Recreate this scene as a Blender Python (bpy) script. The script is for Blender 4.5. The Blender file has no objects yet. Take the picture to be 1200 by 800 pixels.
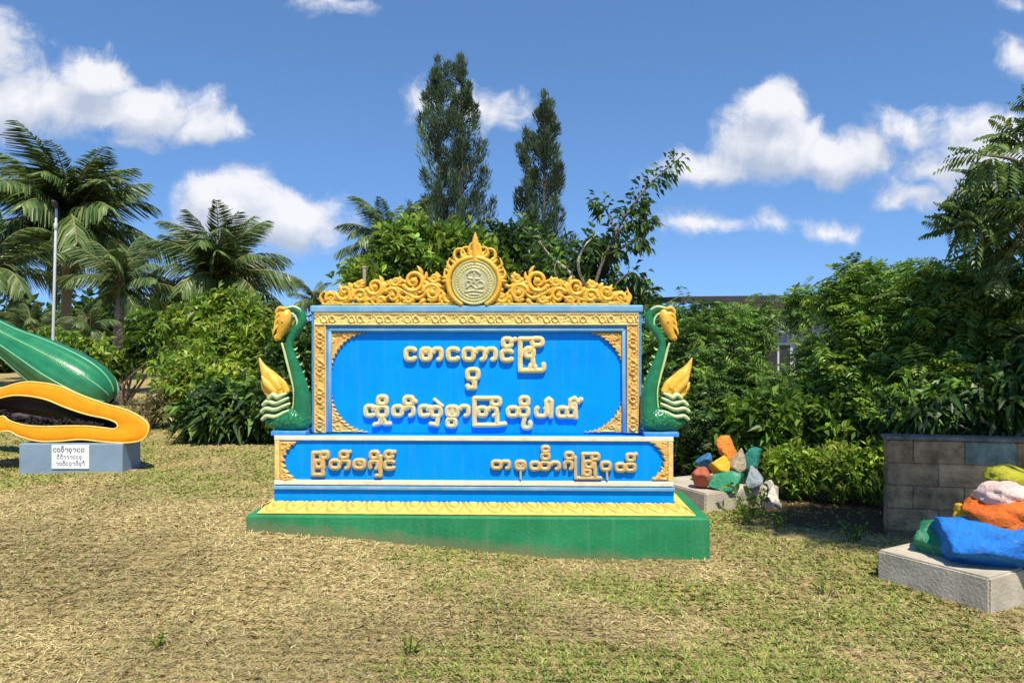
import bpy, bmesh, math, random
import numpy as np
from mathutils import Vector, Matrix

# ------------------------------------------------------------------ camera, world, sun, exposure
scn = bpy.context.scene
COL = scn.collection
CAM_H = 1.62
F = 900.0                                    # focal length in pixels of the 1200 px wide photograph
SUN_EL, SUN_AZ = math.radians(60), math.radians(14)   # azimuth measured to the right of straight behind the camera

cam_d = bpy.data.cameras.new('camera'); cam_d.lens = 27.0; cam_d.sensor_width = 36.0
cam_d.clip_start = 0.05; cam_d.clip_end = 2000
cam = bpy.data.objects.new('camera', cam_d); COL.objects.link(cam)
cam.location = (0, 0, CAM_H); cam.rotation_euler = (math.radians(90), 0, 0)
scn.camera = cam

scn.view_settings.view_transform = 'Standard'; scn.view_settings.look = 'None'
scn.view_settings.gamma = 1.0; scn.view_settings.use_curve_mapping = False
scn.view_settings.exposure = 0.36
scn.cycles.max_bounces = 6; scn.cycles.diffuse_bounces = 3; scn.cycles.glossy_bounces = 2
scn.cycles.transmission_bounces = 3; scn.cycles.transparent_max_bounces = 4
scn.cycles.caustics_reflective = False; scn.cycles.caustics_refractive = False
scn.cycles.sample_clamp_indirect = 4.0
scn.cycles.use_denoising = True

sun_dir = Vector((math.sin(SUN_AZ)*math.cos(SUN_EL), -math.cos(SUN_AZ)*math.cos(SUN_EL), math.sin(SUN_EL)))  # towards the sun
sd = bpy.data.lights.new('sun', 'SUN'); sd.energy = 5.0; sd.angle = math.radians(0.53); sd.color = (1.0, 0.91, 0.74)
sun = bpy.data.objects.new('sun', sd); COL.objects.link(sun)
sun.rotation_euler = sun_dir.to_track_quat('Z', 'Y').to_euler(); sun.location = (5, -8, 20)

def build_world():
    w = bpy.data.worlds.new('World'); scn.world = w; w.use_nodes = True
    nt = w.node_tree; nt.nodes.clear(); N = nt.nodes.new; L = nt.links.new
    out = N('ShaderNodeOutputWorld'); bg = N('ShaderNodeBackground'); bg.inputs[1].default_value = 1.0
    L(bg.outputs[0], out.inputs[0])
    sky = N('ShaderNodeTexSky'); sky.sky_type = 'NISHITA'; sky.sun_disc = False
    sky.sun_elevation = SUN_EL
    sky.sun_rotation = math.pi - SUN_AZ
    sky.air_density = 1.0; sky.dust_density = 0.0; sky.ozone_density = 5.0; sky.altitude = 0
    sk = N('ShaderNodeVectorMath'); sk.operation = 'MULTIPLY'; sk.inputs[1].default_value = (0.108, 0.130, 0.145)   # clear tropical blue, about 0.13 overall
    L(sky.outputs[0], sk.inputs[0])
    tg_ = N('ShaderNodeTexCoord'); ra = N('ShaderNodeVectorMath'); ra.operation = 'ADD'; ra.inputs[1].default_value = (0, 0, .16); L(tg_.outputs['Generated'], ra.inputs[0])
    rn = N('ShaderNodeVectorMath'); rn.operation = 'NORMALIZE'; L(ra.outputs[0], rn.inputs[0]); L(rn.outputs[0], sky.inputs['Vector'])   # less white haze at the horizon
    # ---- cloud density, a function of the view direction (clouds at infinity)
    g = bpy.data.node_groups.new('cloud_density', 'ShaderNodeTree')
    g.interface.new_socket('P', in_out='INPUT', socket_type='NodeSocketVector')
    g.interface.new_socket('D', in_out='OUTPUT', socket_type='NodeSocketFloat')
    gn = g.nodes.new; gl = g.links.new
    gi = gn('NodeGroupInput'); go = gn('NodeGroupOutput')
    def noise(scale, detail, src):
        n = gn('ShaderNodeTexNoise'); n.noise_dimensions = '2D'; n.inputs['Scale'].default_value = scale
        n.inputs['Detail'].default_value = detail; n.inputs['Roughness'].default_value = 0.62; gl(src, n.inputs['Vector']); return n
    n1 = noise(9, 2, gi.outputs[0])
    a = gn('ShaderNodeVectorMath'); a.operation = 'MULTIPLY_ADD'; gl(n1.outputs['Color'], a.inputs[0])
    a.inputs[1].default_value = (0.05, 0.045, 0); 
    off = gn('ShaderNodeVectorMath'); off.operation = 'ADD'; gl(gi.outputs[0], off.inputs[0]); off.inputs[1].default_value = (-0.025, -0.0225, 0)
    gl(off.outputs[0], a.inputs[2])
    cur = None
    E = [(30, 122, 135, 44, .85), (108, 92, 50, 38, 1.0), (160, 130, 95, 32, .9), (240, 150, 55, 22, .8), (-10, 60, 55, 60, .62),
         (272, 240, 70, 42, 1.0), (335, 262, 80, 38, .95), (240, 262, 50, 26, .85),
         (572, 125, 55, 30, .55), (490, 122, 30, 24, .4),
         (900, 165, 75, 42, 1.0), (905, 130, 40, 34, .95), (960, 180, 105, 32, .95), (835, 195, 70, 24, .75),
         (1075, 150, 60, 32, .5), (1160, 175, 70, 45, .85), (1110, 200, 80, 40, .5), (1070, 236, 45, 19, .62),
         (820, 262, 58, 20, .55), (975, 267, 48, 19, .42), (905, 262, 30, 14, .28), (1195, 70, 40, 28, .5), (385, 3, 45, 18, .42), (1190, 5, 30, 12, .3), (150, 168, 60, 14, .35)]
    for (px, py, rx, ry, k) in E:
        cu, cv, sx, sy = (px-600)/F, (400-py)/F, F/rx/1.22, F/ry/1.25
        m = gn('ShaderNodeVectorMath'); m.operation = 'MULTIPLY_ADD'; gl(a.outputs[0], m.inputs[0])
        m.inputs[1].default_value = (sx, sy, 0); m.inputs[2].default_value = (-cu*sx, -cv*sy, 0)
        ln = gn('ShaderNodeVectorMath'); ln.operation = 'LENGTH'; gl(m.outputs[0], ln.inputs[0])
        s = gn('ShaderNodeMath'); s.operation = 'MULTIPLY_ADD'; s.inputs[1].default_value = -k; s.inputs[2].default_value = k; gl(ln.outputs['Value'], s.inputs[0])
        if cur is None: cur = s
        else:
            mx = gn('ShaderNodeMath'); mx.operation = 'SMOOTH_MAX'; mx.inputs[2].default_value = 0.12
            gl(cur.outputs[0], mx.inputs[0]); gl(s.outputs[0], mx.inputs[1]); cur = mx
    n2 = noise(22, 6, a.outputs[0])
    ad = gn('ShaderNodeMath'); ad.operation = 'MULTIPLY_ADD'; gl(n2.outputs['Fac'], ad.inputs[0]); ad.inputs[1].default_value = 0.74; 
    sb = gn('ShaderNodeMath'); sb.operation = 'SUBTRACT'; gl(cur.outputs[0], sb.inputs[0]); sb.inputs[1].default_value = 0.40
    gl(sb.outputs[0], ad.inputs[2]); gl(ad.outputs[0], go.inputs[0])
    # ---- use
    tc = N('ShaderNodeTexCoord'); sp = N('ShaderNodeSeparateXYZ'); L(tc.outputs['Generated'], sp.inputs[0])
    my = N('ShaderNodeMath'); my.operation = 'MAXIMUM'; my.inputs[1].default_value = 0.08; L(sp.outputs['Y'], my.inputs[0])
    u = N('ShaderNodeMath'); u.operation = 'DIVIDE'; L(sp.outputs['X'], u.inputs[0]); L(my.outputs[0], u.inputs[1])
    v = N('ShaderNodeMath'); v.operation = 'DIVIDE'; L(sp.outputs['Z'], v.inputs[0]); L(my.outputs[0], v.inputs[1])
    cb = N('ShaderNodeCombineXYZ'); L(u.outputs[0], cb.inputs[0]); L(v.outputs[0], cb.inputs[1])
    d0 = N('ShaderNodeGroup'); d0.node_tree = g; L(cb.outputs[0], d0.inputs[0])
    sh = N('ShaderNodeVectorMath'); sh.operation = 'ADD'; sh.inputs[1].default_value = (0.006, 0.034, 0); L(cb.outputs[0], sh.inputs[0])
    d1 = N('ShaderNodeGroup'); d1.node_tree = g; L(sh.outputs[0], d1.inputs[0])
    mask = N('ShaderNodeMapRange'); mask.interpolation_type = 'SMOOTHSTEP'
    mask.inputs['From Min'].default_value = 0.0; mask.inputs['From Max'].default_value = 0.46; L(d0.outputs[0], mask.inputs['Value'])
    df = N('ShaderNodeMath'); df.operation = 'SUBTRACT'; L(d0.outputs[0], df.inputs[0]); L(d1.outputs[0], df.inputs[1])
    shade = N('ShaderNodeMapRange'); shade.inputs['From Min'].default_value = -0.26; shade.inputs['From Max'].default_value = 0.50; L(df.outputs[0], shade.inputs['Value'])
    cc = N('ShaderNodeMix'); cc.data_type = 'RGBA'; L(shade.outputs[0], cc.inputs['Factor'])
    cc.inputs['A'].default_value = (0.40, 0.455, 0.57, 1); cc.inputs['B'].default_value = (0.75, 0.75, 0.78, 1)
    mf = N('ShaderNodeMath'); mf.operation = 'MULTIPLY'; mf.inputs[1].default_value = 0.95; L(mask.outputs[0], mf.inputs[0])
    # only in front half
    fr = N('ShaderNodeMath'); fr.operation = 'GREATER_THAN'; fr.inputs[1].default_value = 0.1; L(sp.outputs['Y'], fr.inputs[0])
    mf2 = N('ShaderNodeMath'); mf2.operation = 'MULTIPLY'; L(mf.outputs[0], mf2.inputs[0]); L(fr.outputs[0], mf2.inputs[1])
    mix = N('ShaderNodeMix'); mix.data_type = 'RGBA'; L(mf2.outputs[0], mix.inputs['Factor'])
    L(sk.outputs[0], mix.inputs['A']); L(cc.outputs['Result'], mix.inputs['B'])
    L(mix.outputs['Result'], bg.inputs[0])
build_world()

# ------------------------------------------------------------------ helpers
rng = np.random.default_rng(7)
def P(px, py, Y): return Vector(((px-600)/F*Y, Y, CAM_H-(py-400)/F*Y))
def smooth(t): t = np.clip(t, 0, 1); return t*t*(3-2*t)
def vnoise(x, y, seed=0):
    x = np.asarray(x, float); y = np.asarray(y, float)
    xi = np.floor(x).astype(np.int64); yi = np.floor(y).astype(np.int64); xf = smooth(x-xi); yf = smooth(y-yi)
    def h(a, b):
        n = (a*374761393 + b*668265263 + seed*974634777) & 0xffffffff
        n = ((n ^ (n >> 13))*1274126177) & 0xffffffff
        return ((n ^ (n >> 16)) & 0xffff)/65535.0
    return (h(xi, yi)*(1-xf)+h(xi+1, yi)*xf)*(1-yf)+(h(xi, yi+1)*(1-xf)+h(xi+1, yi+1)*xf)*yf
def gz(x, y):
    x = np.asarray(x, float); y = np.asarray(y, float)
    return (0.185*np.clip((0.30-x)/2.25, 0, 1)*smooth((y-3.4)/2.2) - 0.03*smooth((x-1.5)/2.0)
            + 0.035*(vnoise(x*0.9, y*0.9, 3)-0.5) + 0.015*(vnoise(x*3, y*3, 4)-0.5))
def gzf(x, y): return float(gz(x, y))

class MB:
    """collects quads / triangles and links them as one mesh"""
    def __init__(s): s.v = []; s.q = []; s.t = []; s.c = []; s.n = 0; s.qm = []; s.tm = []
    def add(s, v, q=None, t=None, col=None, mi=0):
        v = np.asarray(v, np.float32).reshape(-1, 3); s.v.append(v)
        if q is not None and len(q): q = np.asarray(q, np.int64).reshape(-1, 4); s.q.append(q+s.n); s.qm.append(np.full(len(q), mi))
        if t is not None and len(t): t = np.asarray(t, np.int64).reshape(-1, 3); s.t.append(t+s.n); s.tm.append(np.full(len(t), mi))
        if col is None: col = (1, 1, 1)
        col = np.asarray(col, np.float32)
        if col.ndim == 1: col = np.tile(col, (len(v), 1))
        s.c.append(col); s.n += len(v); return s
    def build(s, name, mats, parent=None, smooth_=False, origin=None):
        V = np.concatenate(s.v); 
        if origin is not None: V = V-np.asarray(origin, np.float32)
        q = np.concatenate(s.q) if s.q else np.zeros((0, 4), np.int64); t = np.concatenate(s.t) if s.t else np.zeros((0, 3), np.int64)
        me = bpy.data.meshes.new(name)
        me.vertices.add(len(V)); me.vertices.foreach_set('co', V.ravel())
        nl = len(q)*4+len(t)*3
        me.loops.add(nl); me.loops.foreach_set('vertex_index', np.concatenate([q.ravel(), t.ravel()]).astype(np.int32))
        me.polygons.add(len(q)+len(t))
        ls = np.concatenate([np.arange(len(q))*4, len(q)*4+np.arange(len(t))*3]).astype(np.int32)
        me.polygons.foreach_set('loop_start', ls)
        if not isinstance(mats, (list, tuple)): mats = [mats]
        for m in mats: me.materials.append(m)
        mi = np.concatenate(s.qm+s.tm).astype(np.int32); me.polygons.foreach_set('material_index', mi)
        me.polygons.foreach_set('use_smooth', np.full(len(q)+len(t), smooth_))
        ca = me.color_attributes.new('Col', 'FLOAT_COLOR', 'POINT')
        C = np.concatenate(s.c); C = np.concatenate([C, np.ones((len(C), 1), np.float32)], 1)
        ca.data.foreach_set('color', C.ravel())
        me.update(calc_edges=True)
        o = bpy.data.objects.new(name, me); COL.objects.link(o)
        if parent is not None: o.parent = parent
        return o

def tag(o, label=None, cat=None, group=None, kind=None):
    if label: o['label'] = label
    if cat: o['category'] = cat
    if group: o['group'] = group
    if kind: o['kind'] = kind
    return o
def empty(name, loc, rz=0, label=None, cat=None, group=None):
    o = bpy.data.objects.new(name, None); COL.objects.link(o); o.location = loc; o.rotation_euler = (0, 0, rz); o.empty_display_size = .2
    return tag(o, label, cat, group)

def nrm(a): return a/np.maximum(np.linalg.norm(a, axis=-1, keepdims=True), 1e-9)
def tube(mb, pts, rad, k=8, col=None, mi=0, squash=None, caps=True):
    """tube along pts; squash=(axis vector, factor) flattens it along an axis"""
    pts = np.asarray(pts, float); n = len(pts); rad = np.broadcast_to(np.asarray(rad, float), (n,)).copy()
    if caps:
        d0 = nrm(pts[0]-pts[1]); d1 = nrm(pts[-1]-pts[-2])
        pts = np.vstack([pts[0]+d0*rad[0]*.55, pts[0]+d0*rad[0]*.3, pts, pts[-1]+d1*rad[-1]*.3, pts[-1]+d1*rad[-1]*.55]); rad = np.concatenate([[rad[0]*.05, rad[0]*.7], rad, [rad[-1]*.7, rad[-1]*.05]]); n += 4
    T = np.zeros((n, 3)); T[1:-1] = pts[2:]-pts[:-2]; T[0] = pts[1]-pts[0]; T[-1] = pts[-1]-pts[-2]; T = nrm(T)
    up = np.array([0, 0, 1.0]) if abs(T[0][2]) < .9 else np.array([0, 1.0, 0])
    A = np.zeros((n, 3)); a = nrm(np.cross(T[0], up))
    for i in range(n):
        a = nrm(a-T[i]*np.dot(a, T[i])); A[i] = a
    B = np.cross(T, A)
    th = np.linspace(0, 2*np.pi, k, endpoint=False)
    off = (A[:, None]*np.cos(th)[None, :, None]+B[:, None]*np.sin(th)[None, :, None])*rad[:, None, None]
    if squash is not None:
        ax = np.asarray(squash[0], float); off = off-ax*(off@ax)[..., None]*(1-squash[1])
    V = (pts[:, None]+off).reshape(-1, 3)
    i = np.arange(n-1)[:, None]; j = np.arange(k)[None]; j2 = (j+1) % k
    q = np.stack([i*k+j, i*k+j2, (i+1)*k+j2, (i+1)*k+j], -1).reshape(-1, 4)
    mb.add(V, q, col=col, mi=mi)
def spline(pts, n):
    """Catmull-Rom through rows (any number of columns)"""
    p = np.asarray(pts, float); p = np.vstack([2*p[0]-p[1], p, 2*p[-1]-p[-2]]); m = len(p)-3
    t = np.linspace(0, m-1e-6, n); i = t.astype(int); f = (t-i)[:, None]
    a, b, c, d = p[i], p[i+1], p[i+2], p[i+3]
    return .5*((2*b)+(-a+c)*f+(2*a-5*b+4*c-d)*f**2+(-a+3*b-3*c+d)*f**3)
def box(mb, x0, x1, y0, y1, z0, z1, bev=0.0, mi=0, col=None):
    bm = bmesh.new(); bmesh.ops.create_cube(bm, size=1)
    for v in bm.verts: v.co = Vector(((x0+x1)/2+v.co.x*(x1-x0), (y0+y1)/2+v.co.y*(y1-y0), (z0+z1)/2+v.co.z*(z1-z0)))
    if bev: bmesh.ops.bevel(bm, geom=bm.edges[:], offset=bev, segments=2, affect='EDGES', profile=.5)
    bm_to(mb, bm, mi, col)
def bm_to(mb, bm, mi=0, col=None):
    bmesh.ops.triangulate(bm, faces=[f for f in bm.faces if len(f.verts) > 4])
    bm.verts.index_update()
    V = [v.co[:] for v in bm.verts]
    q = [[v.index for v in f.verts] for f in bm.faces if len(f.verts) == 4]; t = [[v.index for v in f.verts] for f in bm.faces if len(f.verts) == 3]
    mb.add(V, q, t, col=col, mi=mi); bm.free()

# ------------------------------------------------------------------ materials
def mat_base(name):
    m = bpy.data.materials.new(name); m.use_nodes = True; nt = m.node_tree
    return m, nt, nt.nodes['Principled BSDF'], nt.nodes.new, nt.links.new
def paint(name, col, rough=.4, var=.12, scale=6, bump=.15, bscale=60, dirt=None, dirt_amt=.35, spec=.5, coat=0, streak=None, mud=None):
    m, nt, b, N, L = mat_base(name)
    tc = N('ShaderNodeTexCoord')
    n = N('ShaderNodeTexNoise'); n.inputs['Scale'].default_value = scale; n.inputs['Detail'].default_value = 6; L(tc.outputs['Object'], n.inputs['Vector'])
    mp = N('ShaderNodeMapRange'); mp.inputs['To Min'].default_value = 1-var; mp.inputs['To Max'].default_value = 1+var; mp.inputs['From Min'].default_value = .3; mp.inputs['From Max'].default_value = .7
    L(n.outputs['Fac'], mp.inputs['Value'])
    sc = N('ShaderNodeVectorMath'); sc.operation = 'SCALE'; sc.inputs[0].default_value = col[:3]; L(mp.outputs[0], sc.inputs[3])
    last = sc.outputs[0]
    if dirt:
        n2 = N('ShaderNodeTexNoise'); n2.inputs['Scale'].default_value = scale*1.7; n2.inputs['Detail'].default_value = 9; n2.inputs['Roughness'].default_value = .7; L(tc.outputs['Object'], n2.inputs['Vector'])
        r = N('ShaderNodeMapRange'); r.inputs['From Min'].default_value = .5; r.inputs['From Max'].default_value = .75; r.inputs['To Max'].default_value = dirt_amt; L(n2.outputs['Fac'], r.inputs['Value'])
        mx = N('ShaderNodeMix'); mx.data_type = 'RGBA'; L(r.outputs[0], mx.inputs['Factor']); L(last, mx.inputs['A']); mx.inputs['B'].default_value = (*dirt, 1); last = mx.outputs['Result']
    if streak:
        mpn = N('ShaderNodeMapping'); mpn.inputs['Scale'].default_value = (14, 14, .9); L(tc.outputs['Object'], mpn.inputs['Vector'])
        n5 = N('ShaderNodeTexNoise'); n5.inputs['Scale'].default_value = 1.6; n5.inputs['Detail'].default_value = 7; n5.inputs['Roughness'].default_value = .65; L(mpn.outputs[0], n5.inputs['Vector'])
        r5 = N('ShaderNodeMapRange'); r5.inputs['From Min'].default_value = .52; r5.inputs['From Max'].default_value = .74; r5.inputs['To Max'].default_value = streak[1]; L(n5.outputs['Fac'], r5.inputs['Value'])
        m5 = N('ShaderNodeMix'); m5.data_type = 'RGBA'; L(r5.outputs[0], m5.inputs['Factor']); L(last, m5.inputs['A']); m5.inputs['B'].default_value = (*streak[0], 1); last = m5.outputs['Result']
    if mud:
        sz = N('ShaderNodeSeparateXYZ'); L(tc.outputs['Object'], sz.inputs[0])
        n6 = N('ShaderNodeTexNoise'); n6.inputs['Scale'].default_value = 9; n6.inputs['Detail'].default_value = 8; n6.inputs['Roughness'].default_value = .7; L(tc.outputs['Object'], n6.inputs['Vector'])
        sl = N('ShaderNodeMath'); sl.operation = 'MULTIPLY_ADD'; sl.inputs[1].default_value = -.082; sl.inputs[2].default_value = .045; L(sz.outputs['X'], sl.inputs[0])   # the lawn climbs towards the palm end
        hh = N('ShaderNodeMath'); hh.operation = 'SUBTRACT'; L(sz.outputs['Z'], hh.inputs[0]); L(sl.outputs[0], hh.inputs[1])
        ma = N('ShaderNodeMath'); ma.operation = 'MULTIPLY_ADD'; ma.inputs[1].default_value = -.22; L(n6.outputs['Fac'], ma.inputs[0]); L(hh.outputs[0], ma.inputs[2])
        r6 = N('ShaderNodeMapRange'); r6.inputs['From Min'].default_value = .0; r6.inputs['From Max'].default_value = -.09; r6.inputs['To Max'].default_value = .7; L(ma.outputs[0], r6.inputs['Value'])
        m6 = N('ShaderNodeMix'); m6.data_type = 'RGBA'; L(r6.outputs[0], m6.inputs['Factor']); L(last, m6.inputs['A']); m6.inputs['B'].default_value = (*mud, 1); last = m6.outputs['Result']
    L(last, b.inputs['Base Color']); b.inputs['Roughness'].default_value = rough; b.inputs['Specular IOR Level'].default_value = spec
    if coat: b.inputs['Coat Weight'].default_value = coat; b.inputs['Coat Roughness'].default_value = .12
    if bump:
        n3 = N('ShaderNodeTexNoise'); n3.inputs['Scale'].default_value = bscale; n3.inputs['Detail'].default_value = 4; L(tc.outputs['Object'], n3.inputs['Vector'])
        bp = N('ShaderNodeBump'); bp.inputs['Strength'].default_value = bump; bp.inputs['Distance'].default_value = .01; L(n3.outputs['Fac'], bp.inputs['Height']); L(bp.outputs[0], b.inputs['Normal'])
    return m
def scales(name, col, col2):
    m, nt, b, N, L = mat_base(name); tc = N('ShaderNodeTexCoord')
    v = N('ShaderNodeTexVoronoi'); v.inputs['Scale'].default_value = 45; L(tc.outputs['Object'], v.inputs['Vector'])
    mx = N('ShaderNodeMix'); mx.data_type = 'RGBA'; r = N('ShaderNodeMapRange'); r.inputs['From Max'].default_value = .7; L(v.outputs['Distance'], r.inputs['Value']); L(r.outputs[0], mx.inputs['Factor'])
    mx.inputs['A'].default_value = (*col, 1); mx.inputs['B'].default_value = (*col2, 1); L(mx.outputs['Result'], b.inputs['Base Color'])
    bp = N('ShaderNodeBump'); bp.inputs['Strength'].default_value = .6; bp.inputs['Distance'].default_value = .01; bp.invert = True; L(v.outputs['Distance'], bp.inputs['Height']); L(bp.outputs[0], b.inputs['Normal'])
    b.inputs['Roughness'].default_value = .25; return m
def leafmat(name, transl=.3, rough=.45, spec=.35, tint=(1.15, 1.2, .6)):
    m, nt, b, N, L = mat_base(name); a = N('ShaderNodeAttribute'); a.attribute_name = 'Col'
    L(a.outputs['Color'], b.inputs['Base Color']); b.inputs['Roughness'].default_value = rough; b.inputs['Specular IOR Level'].default_value = spec
    t = N('ShaderNodeBsdfTranslucent'); v = N('ShaderNodeVectorMath'); v.operation = 'MULTIPLY'; v.inputs[1].default_value = tint; L(a.outputs['Color'], v.inputs[0]); L(v.outputs[0], t.inputs[0])
    ms = N('ShaderNodeMixShader'); ms.inputs[0].default_value = transl; L(b.outputs[0], ms.inputs[1]); L(t.outputs[0], ms.inputs[2])
    L(ms.outputs[0], nt.nodes['Material Output'].inputs['Surface']); return m
def colmat(name, rough=.8, bump=.4, bscale=40, var=.25, scale=8):
    m, nt, b, N, L = mat_base(name); a = N('ShaderNodeAttribute'); a.attribute_name = 'Col'; tc = N('ShaderNodeTexCoord')
    n = N('ShaderNodeTexNoise'); n.inputs['Scale'].default_value = scale; n.inputs['Detail'].default_value = 8; n.inputs['Roughness'].default_value = .65; L(tc.outputs['Object'], n.inputs['Vector'])
    mp = N('ShaderNodeMapRange'); mp.inputs['From Min'].default_value = .3; mp.inputs['From Max'].default_value = .7; mp.inputs['To Min'].default_value = 1-var; mp.inputs['To Max'].default_value = 1+var; L(n.outputs['Fac'], mp.inputs['Value'])
    sc = N('ShaderNodeVectorMath'); sc.operation = 'SCALE'; L(a.outputs['Color'], sc.inputs[0]); L(mp.outputs[0], sc.inputs[3]); L(sc.outputs[0], b.inputs['Base Color'])
    b.inputs['Roughness'].default_value = rough; b.inputs['Specular IOR Level'].default_value = .3
    n3 = N('ShaderNodeTexNoise'); n3.inputs['Scale'].default_value = bscale; n3.inputs['Detail'].default_value = 6; L(tc.outputs['Object'], n3.inputs['Vector'])
    bp = N('ShaderNodeBump'); bp.inputs['Strength'].default_value = bump; bp.inputs['Distance'].default_value = .02; L(n3.outputs['Fac'], bp.inputs['Height']); L(bp.outputs[0], b.inputs['Normal'])
    return m

M = {}
M['blue'] = paint('bright_blue_paint', (0.0, .285, .95), .4, .06, 3, .12, 90, dirt=(.0, .20, .62), dirt_amt=.5, spec=.12, streak=((.05, .29, .72), .3))
M['blue_trim'] = paint('steel_blue_paint', (.05, .27, .60), .45, .1, 5, .15, 80, dirt=(.30, .42, .50), dirt_amt=.5, spec=.25)
M['pale_blue'] = paint('pale_blue_paint', (.15, .36, .58), .5, .12, 5, .15, 80, dirt=(.45, .48, .42), dirt_amt=.6, spec=.25)
M['green'] = paint('green_paint', (.018, .215, .08), .55, .18, 3.0, .35, 45, dirt=(.06, .28, .13), dirt_amt=.6, spec=.3, streak=((.10, .27, .15), .5), mud=(.20, .17, .09))
M['gold'] = paint('gold_paint', (.76, .43, .045), .36, .18, 14, .3, 90, dirt=(.58, .27, .03), dirt_amt=.6)
M['gold_pale'] = paint('pale_gold_paint', (.76, .56, .18), .42, .18, 20, .3, 110, dirt=(.55, .32, .08), dirt_amt=.6)
M['gold_rust'] = paint('orange_gold_paint', (.72, .42, .10), .42, .2, 25, .3, 110, dirt=(.50, .22, .06), dirt_amt=.6)
M['yellow'] = paint('yellow_paint', (.70, .53, .12), .5, .14, 12, .3, 90, dirt=(.50, .42, .10), dirt_amt=.6, spec=.3)
M['letter_low'] = paint('tan_letter_paint', (.50, .41, .24), .5, .15, 18, .3, 100, dirt=(.45, .34, .18), dirt_amt=.55)
M['letter'] = paint('cream_letter_paint', (.68, .58, .38), .5, .14, 18, .3, 100, dirt=(.6, .45, .22), dirt_amt=.55)
M['groove_shade'] = paint('ochre_groove_shade', (.50, .32, .05), .5, .15, 14, .2, 90)  # ochre for the shade painted into the petal grooves
M['cream'] = paint('cream_paint', (.80, .72, .52), .45, .12, 14, .2, 100, dirt=(.6, .5, .3), dirt_amt=.45)
M['medal'] = paint('dull_brass_paint', (.46, .43, .17), .38, .15, 30, .3, 120, dirt=(.3, .33, .2), dirt_amt=.5)
M['medal_grey'] = paint('grey_green_paint', (.44, .42, .24), .45, .2, 30, .3, 120)
M['scale_green'] = scales('green_scale_paint', (.025, .30, .10), (.01, .13, .05))
M['pale_green'] = paint('pale_green_paint', (.50, .62, .30), .3, .15, 14, .15, 80)
M['neck_green'] = paint('deep_green_paint', (.012, .155, .06), .3, .2, 14, .25, 70, dirt=(.03, .3, .1), dirt_amt=.5)
M['orange'] = paint('orange_paint', (.90, .31, .006), .5, .12, 5, .35, 40, dirt=(.80, .22, .01), dirt_amt=.5, spec=.25)
M['orange_pale'] = paint('pale_orange_paint', (.95, .62, .16), .35, .1, 6, .1, 60)
M['seed'] = paint('black_seed_paint', (.014, .012, .013), .65, .2, 20, .2, 50, spec=.2)
M['cavity'] = paint('dark_cavity_paint', (.02, .014, .014), .6, .2, 10, .3, 40)
M['fruit_green'] = paint('fruit_green_paint', (.014, .17, .07), .3, .25, 5, .3, 40, dirt=(.03, .22, .09), dirt_amt=.6, coat=.12)
M['fruit_stripe'] = paint('pale_stripe_paint', (.16, .42, .20), .3, .15, 8, .1, 50)
M['pedestal'] = paint('blue_grey_paint', (.20, .29, .38), .6, .12, 5, .25, 60, dirt=(.3, .33, .33), dirt_amt=.4)
M['plaque'] = paint('white_plaque', (.78, .79, .78), .4, .04, 5, .05)
M['ink'] = paint('dark_ink', (.04, .05, .10), .5, .05, 5, 0)
M['bark'] = colmat('bark', .9, .8, 30, .35, 12)
M['leaf'] = leafmat('leaf', .36, .42, .4)
M['needle'] = leafmat('needle', .12, .6, .2)
M['palm_leaf'] = leafmat('palm_leaf', .22, .4, .4, (1.2, 1.15, .55))
M['straw'] = leafmat('straw', .15, .75, .15, (1, .95, .7))
M['concrete'] = paint('concrete', (.47, .42, .33), .88, .2, 5, .5, 50, dirt=(.30, .26, .18), dirt_amt=.6, spec=.2)
M['wallblock'] = colmat('wall_block', .9, .8, 45, .75, 5)
M['metal_grey'] = paint('galvanised_metal', (.48, .50, .52), .5, .1, 6, .1, 50)
M['roof'] = paint('dark_roof_sheet', (.035, .035, .04), .6, .2, 4, .2, 30)
M['fascia'] = paint('weathered_fascia', (.38, .33, .25), .7, .15, 6, .2, 40)
M['shedwall'] = paint('grey_wall_sheet', (.42, .45, .48), .6, .2, 3, .2, 30, dirt=(.25, .25, .24), dirt_amt=.5)
M['window'] = paint('dark_glass', (.02, .025, .03), .1, .05, 4, 0)

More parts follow.
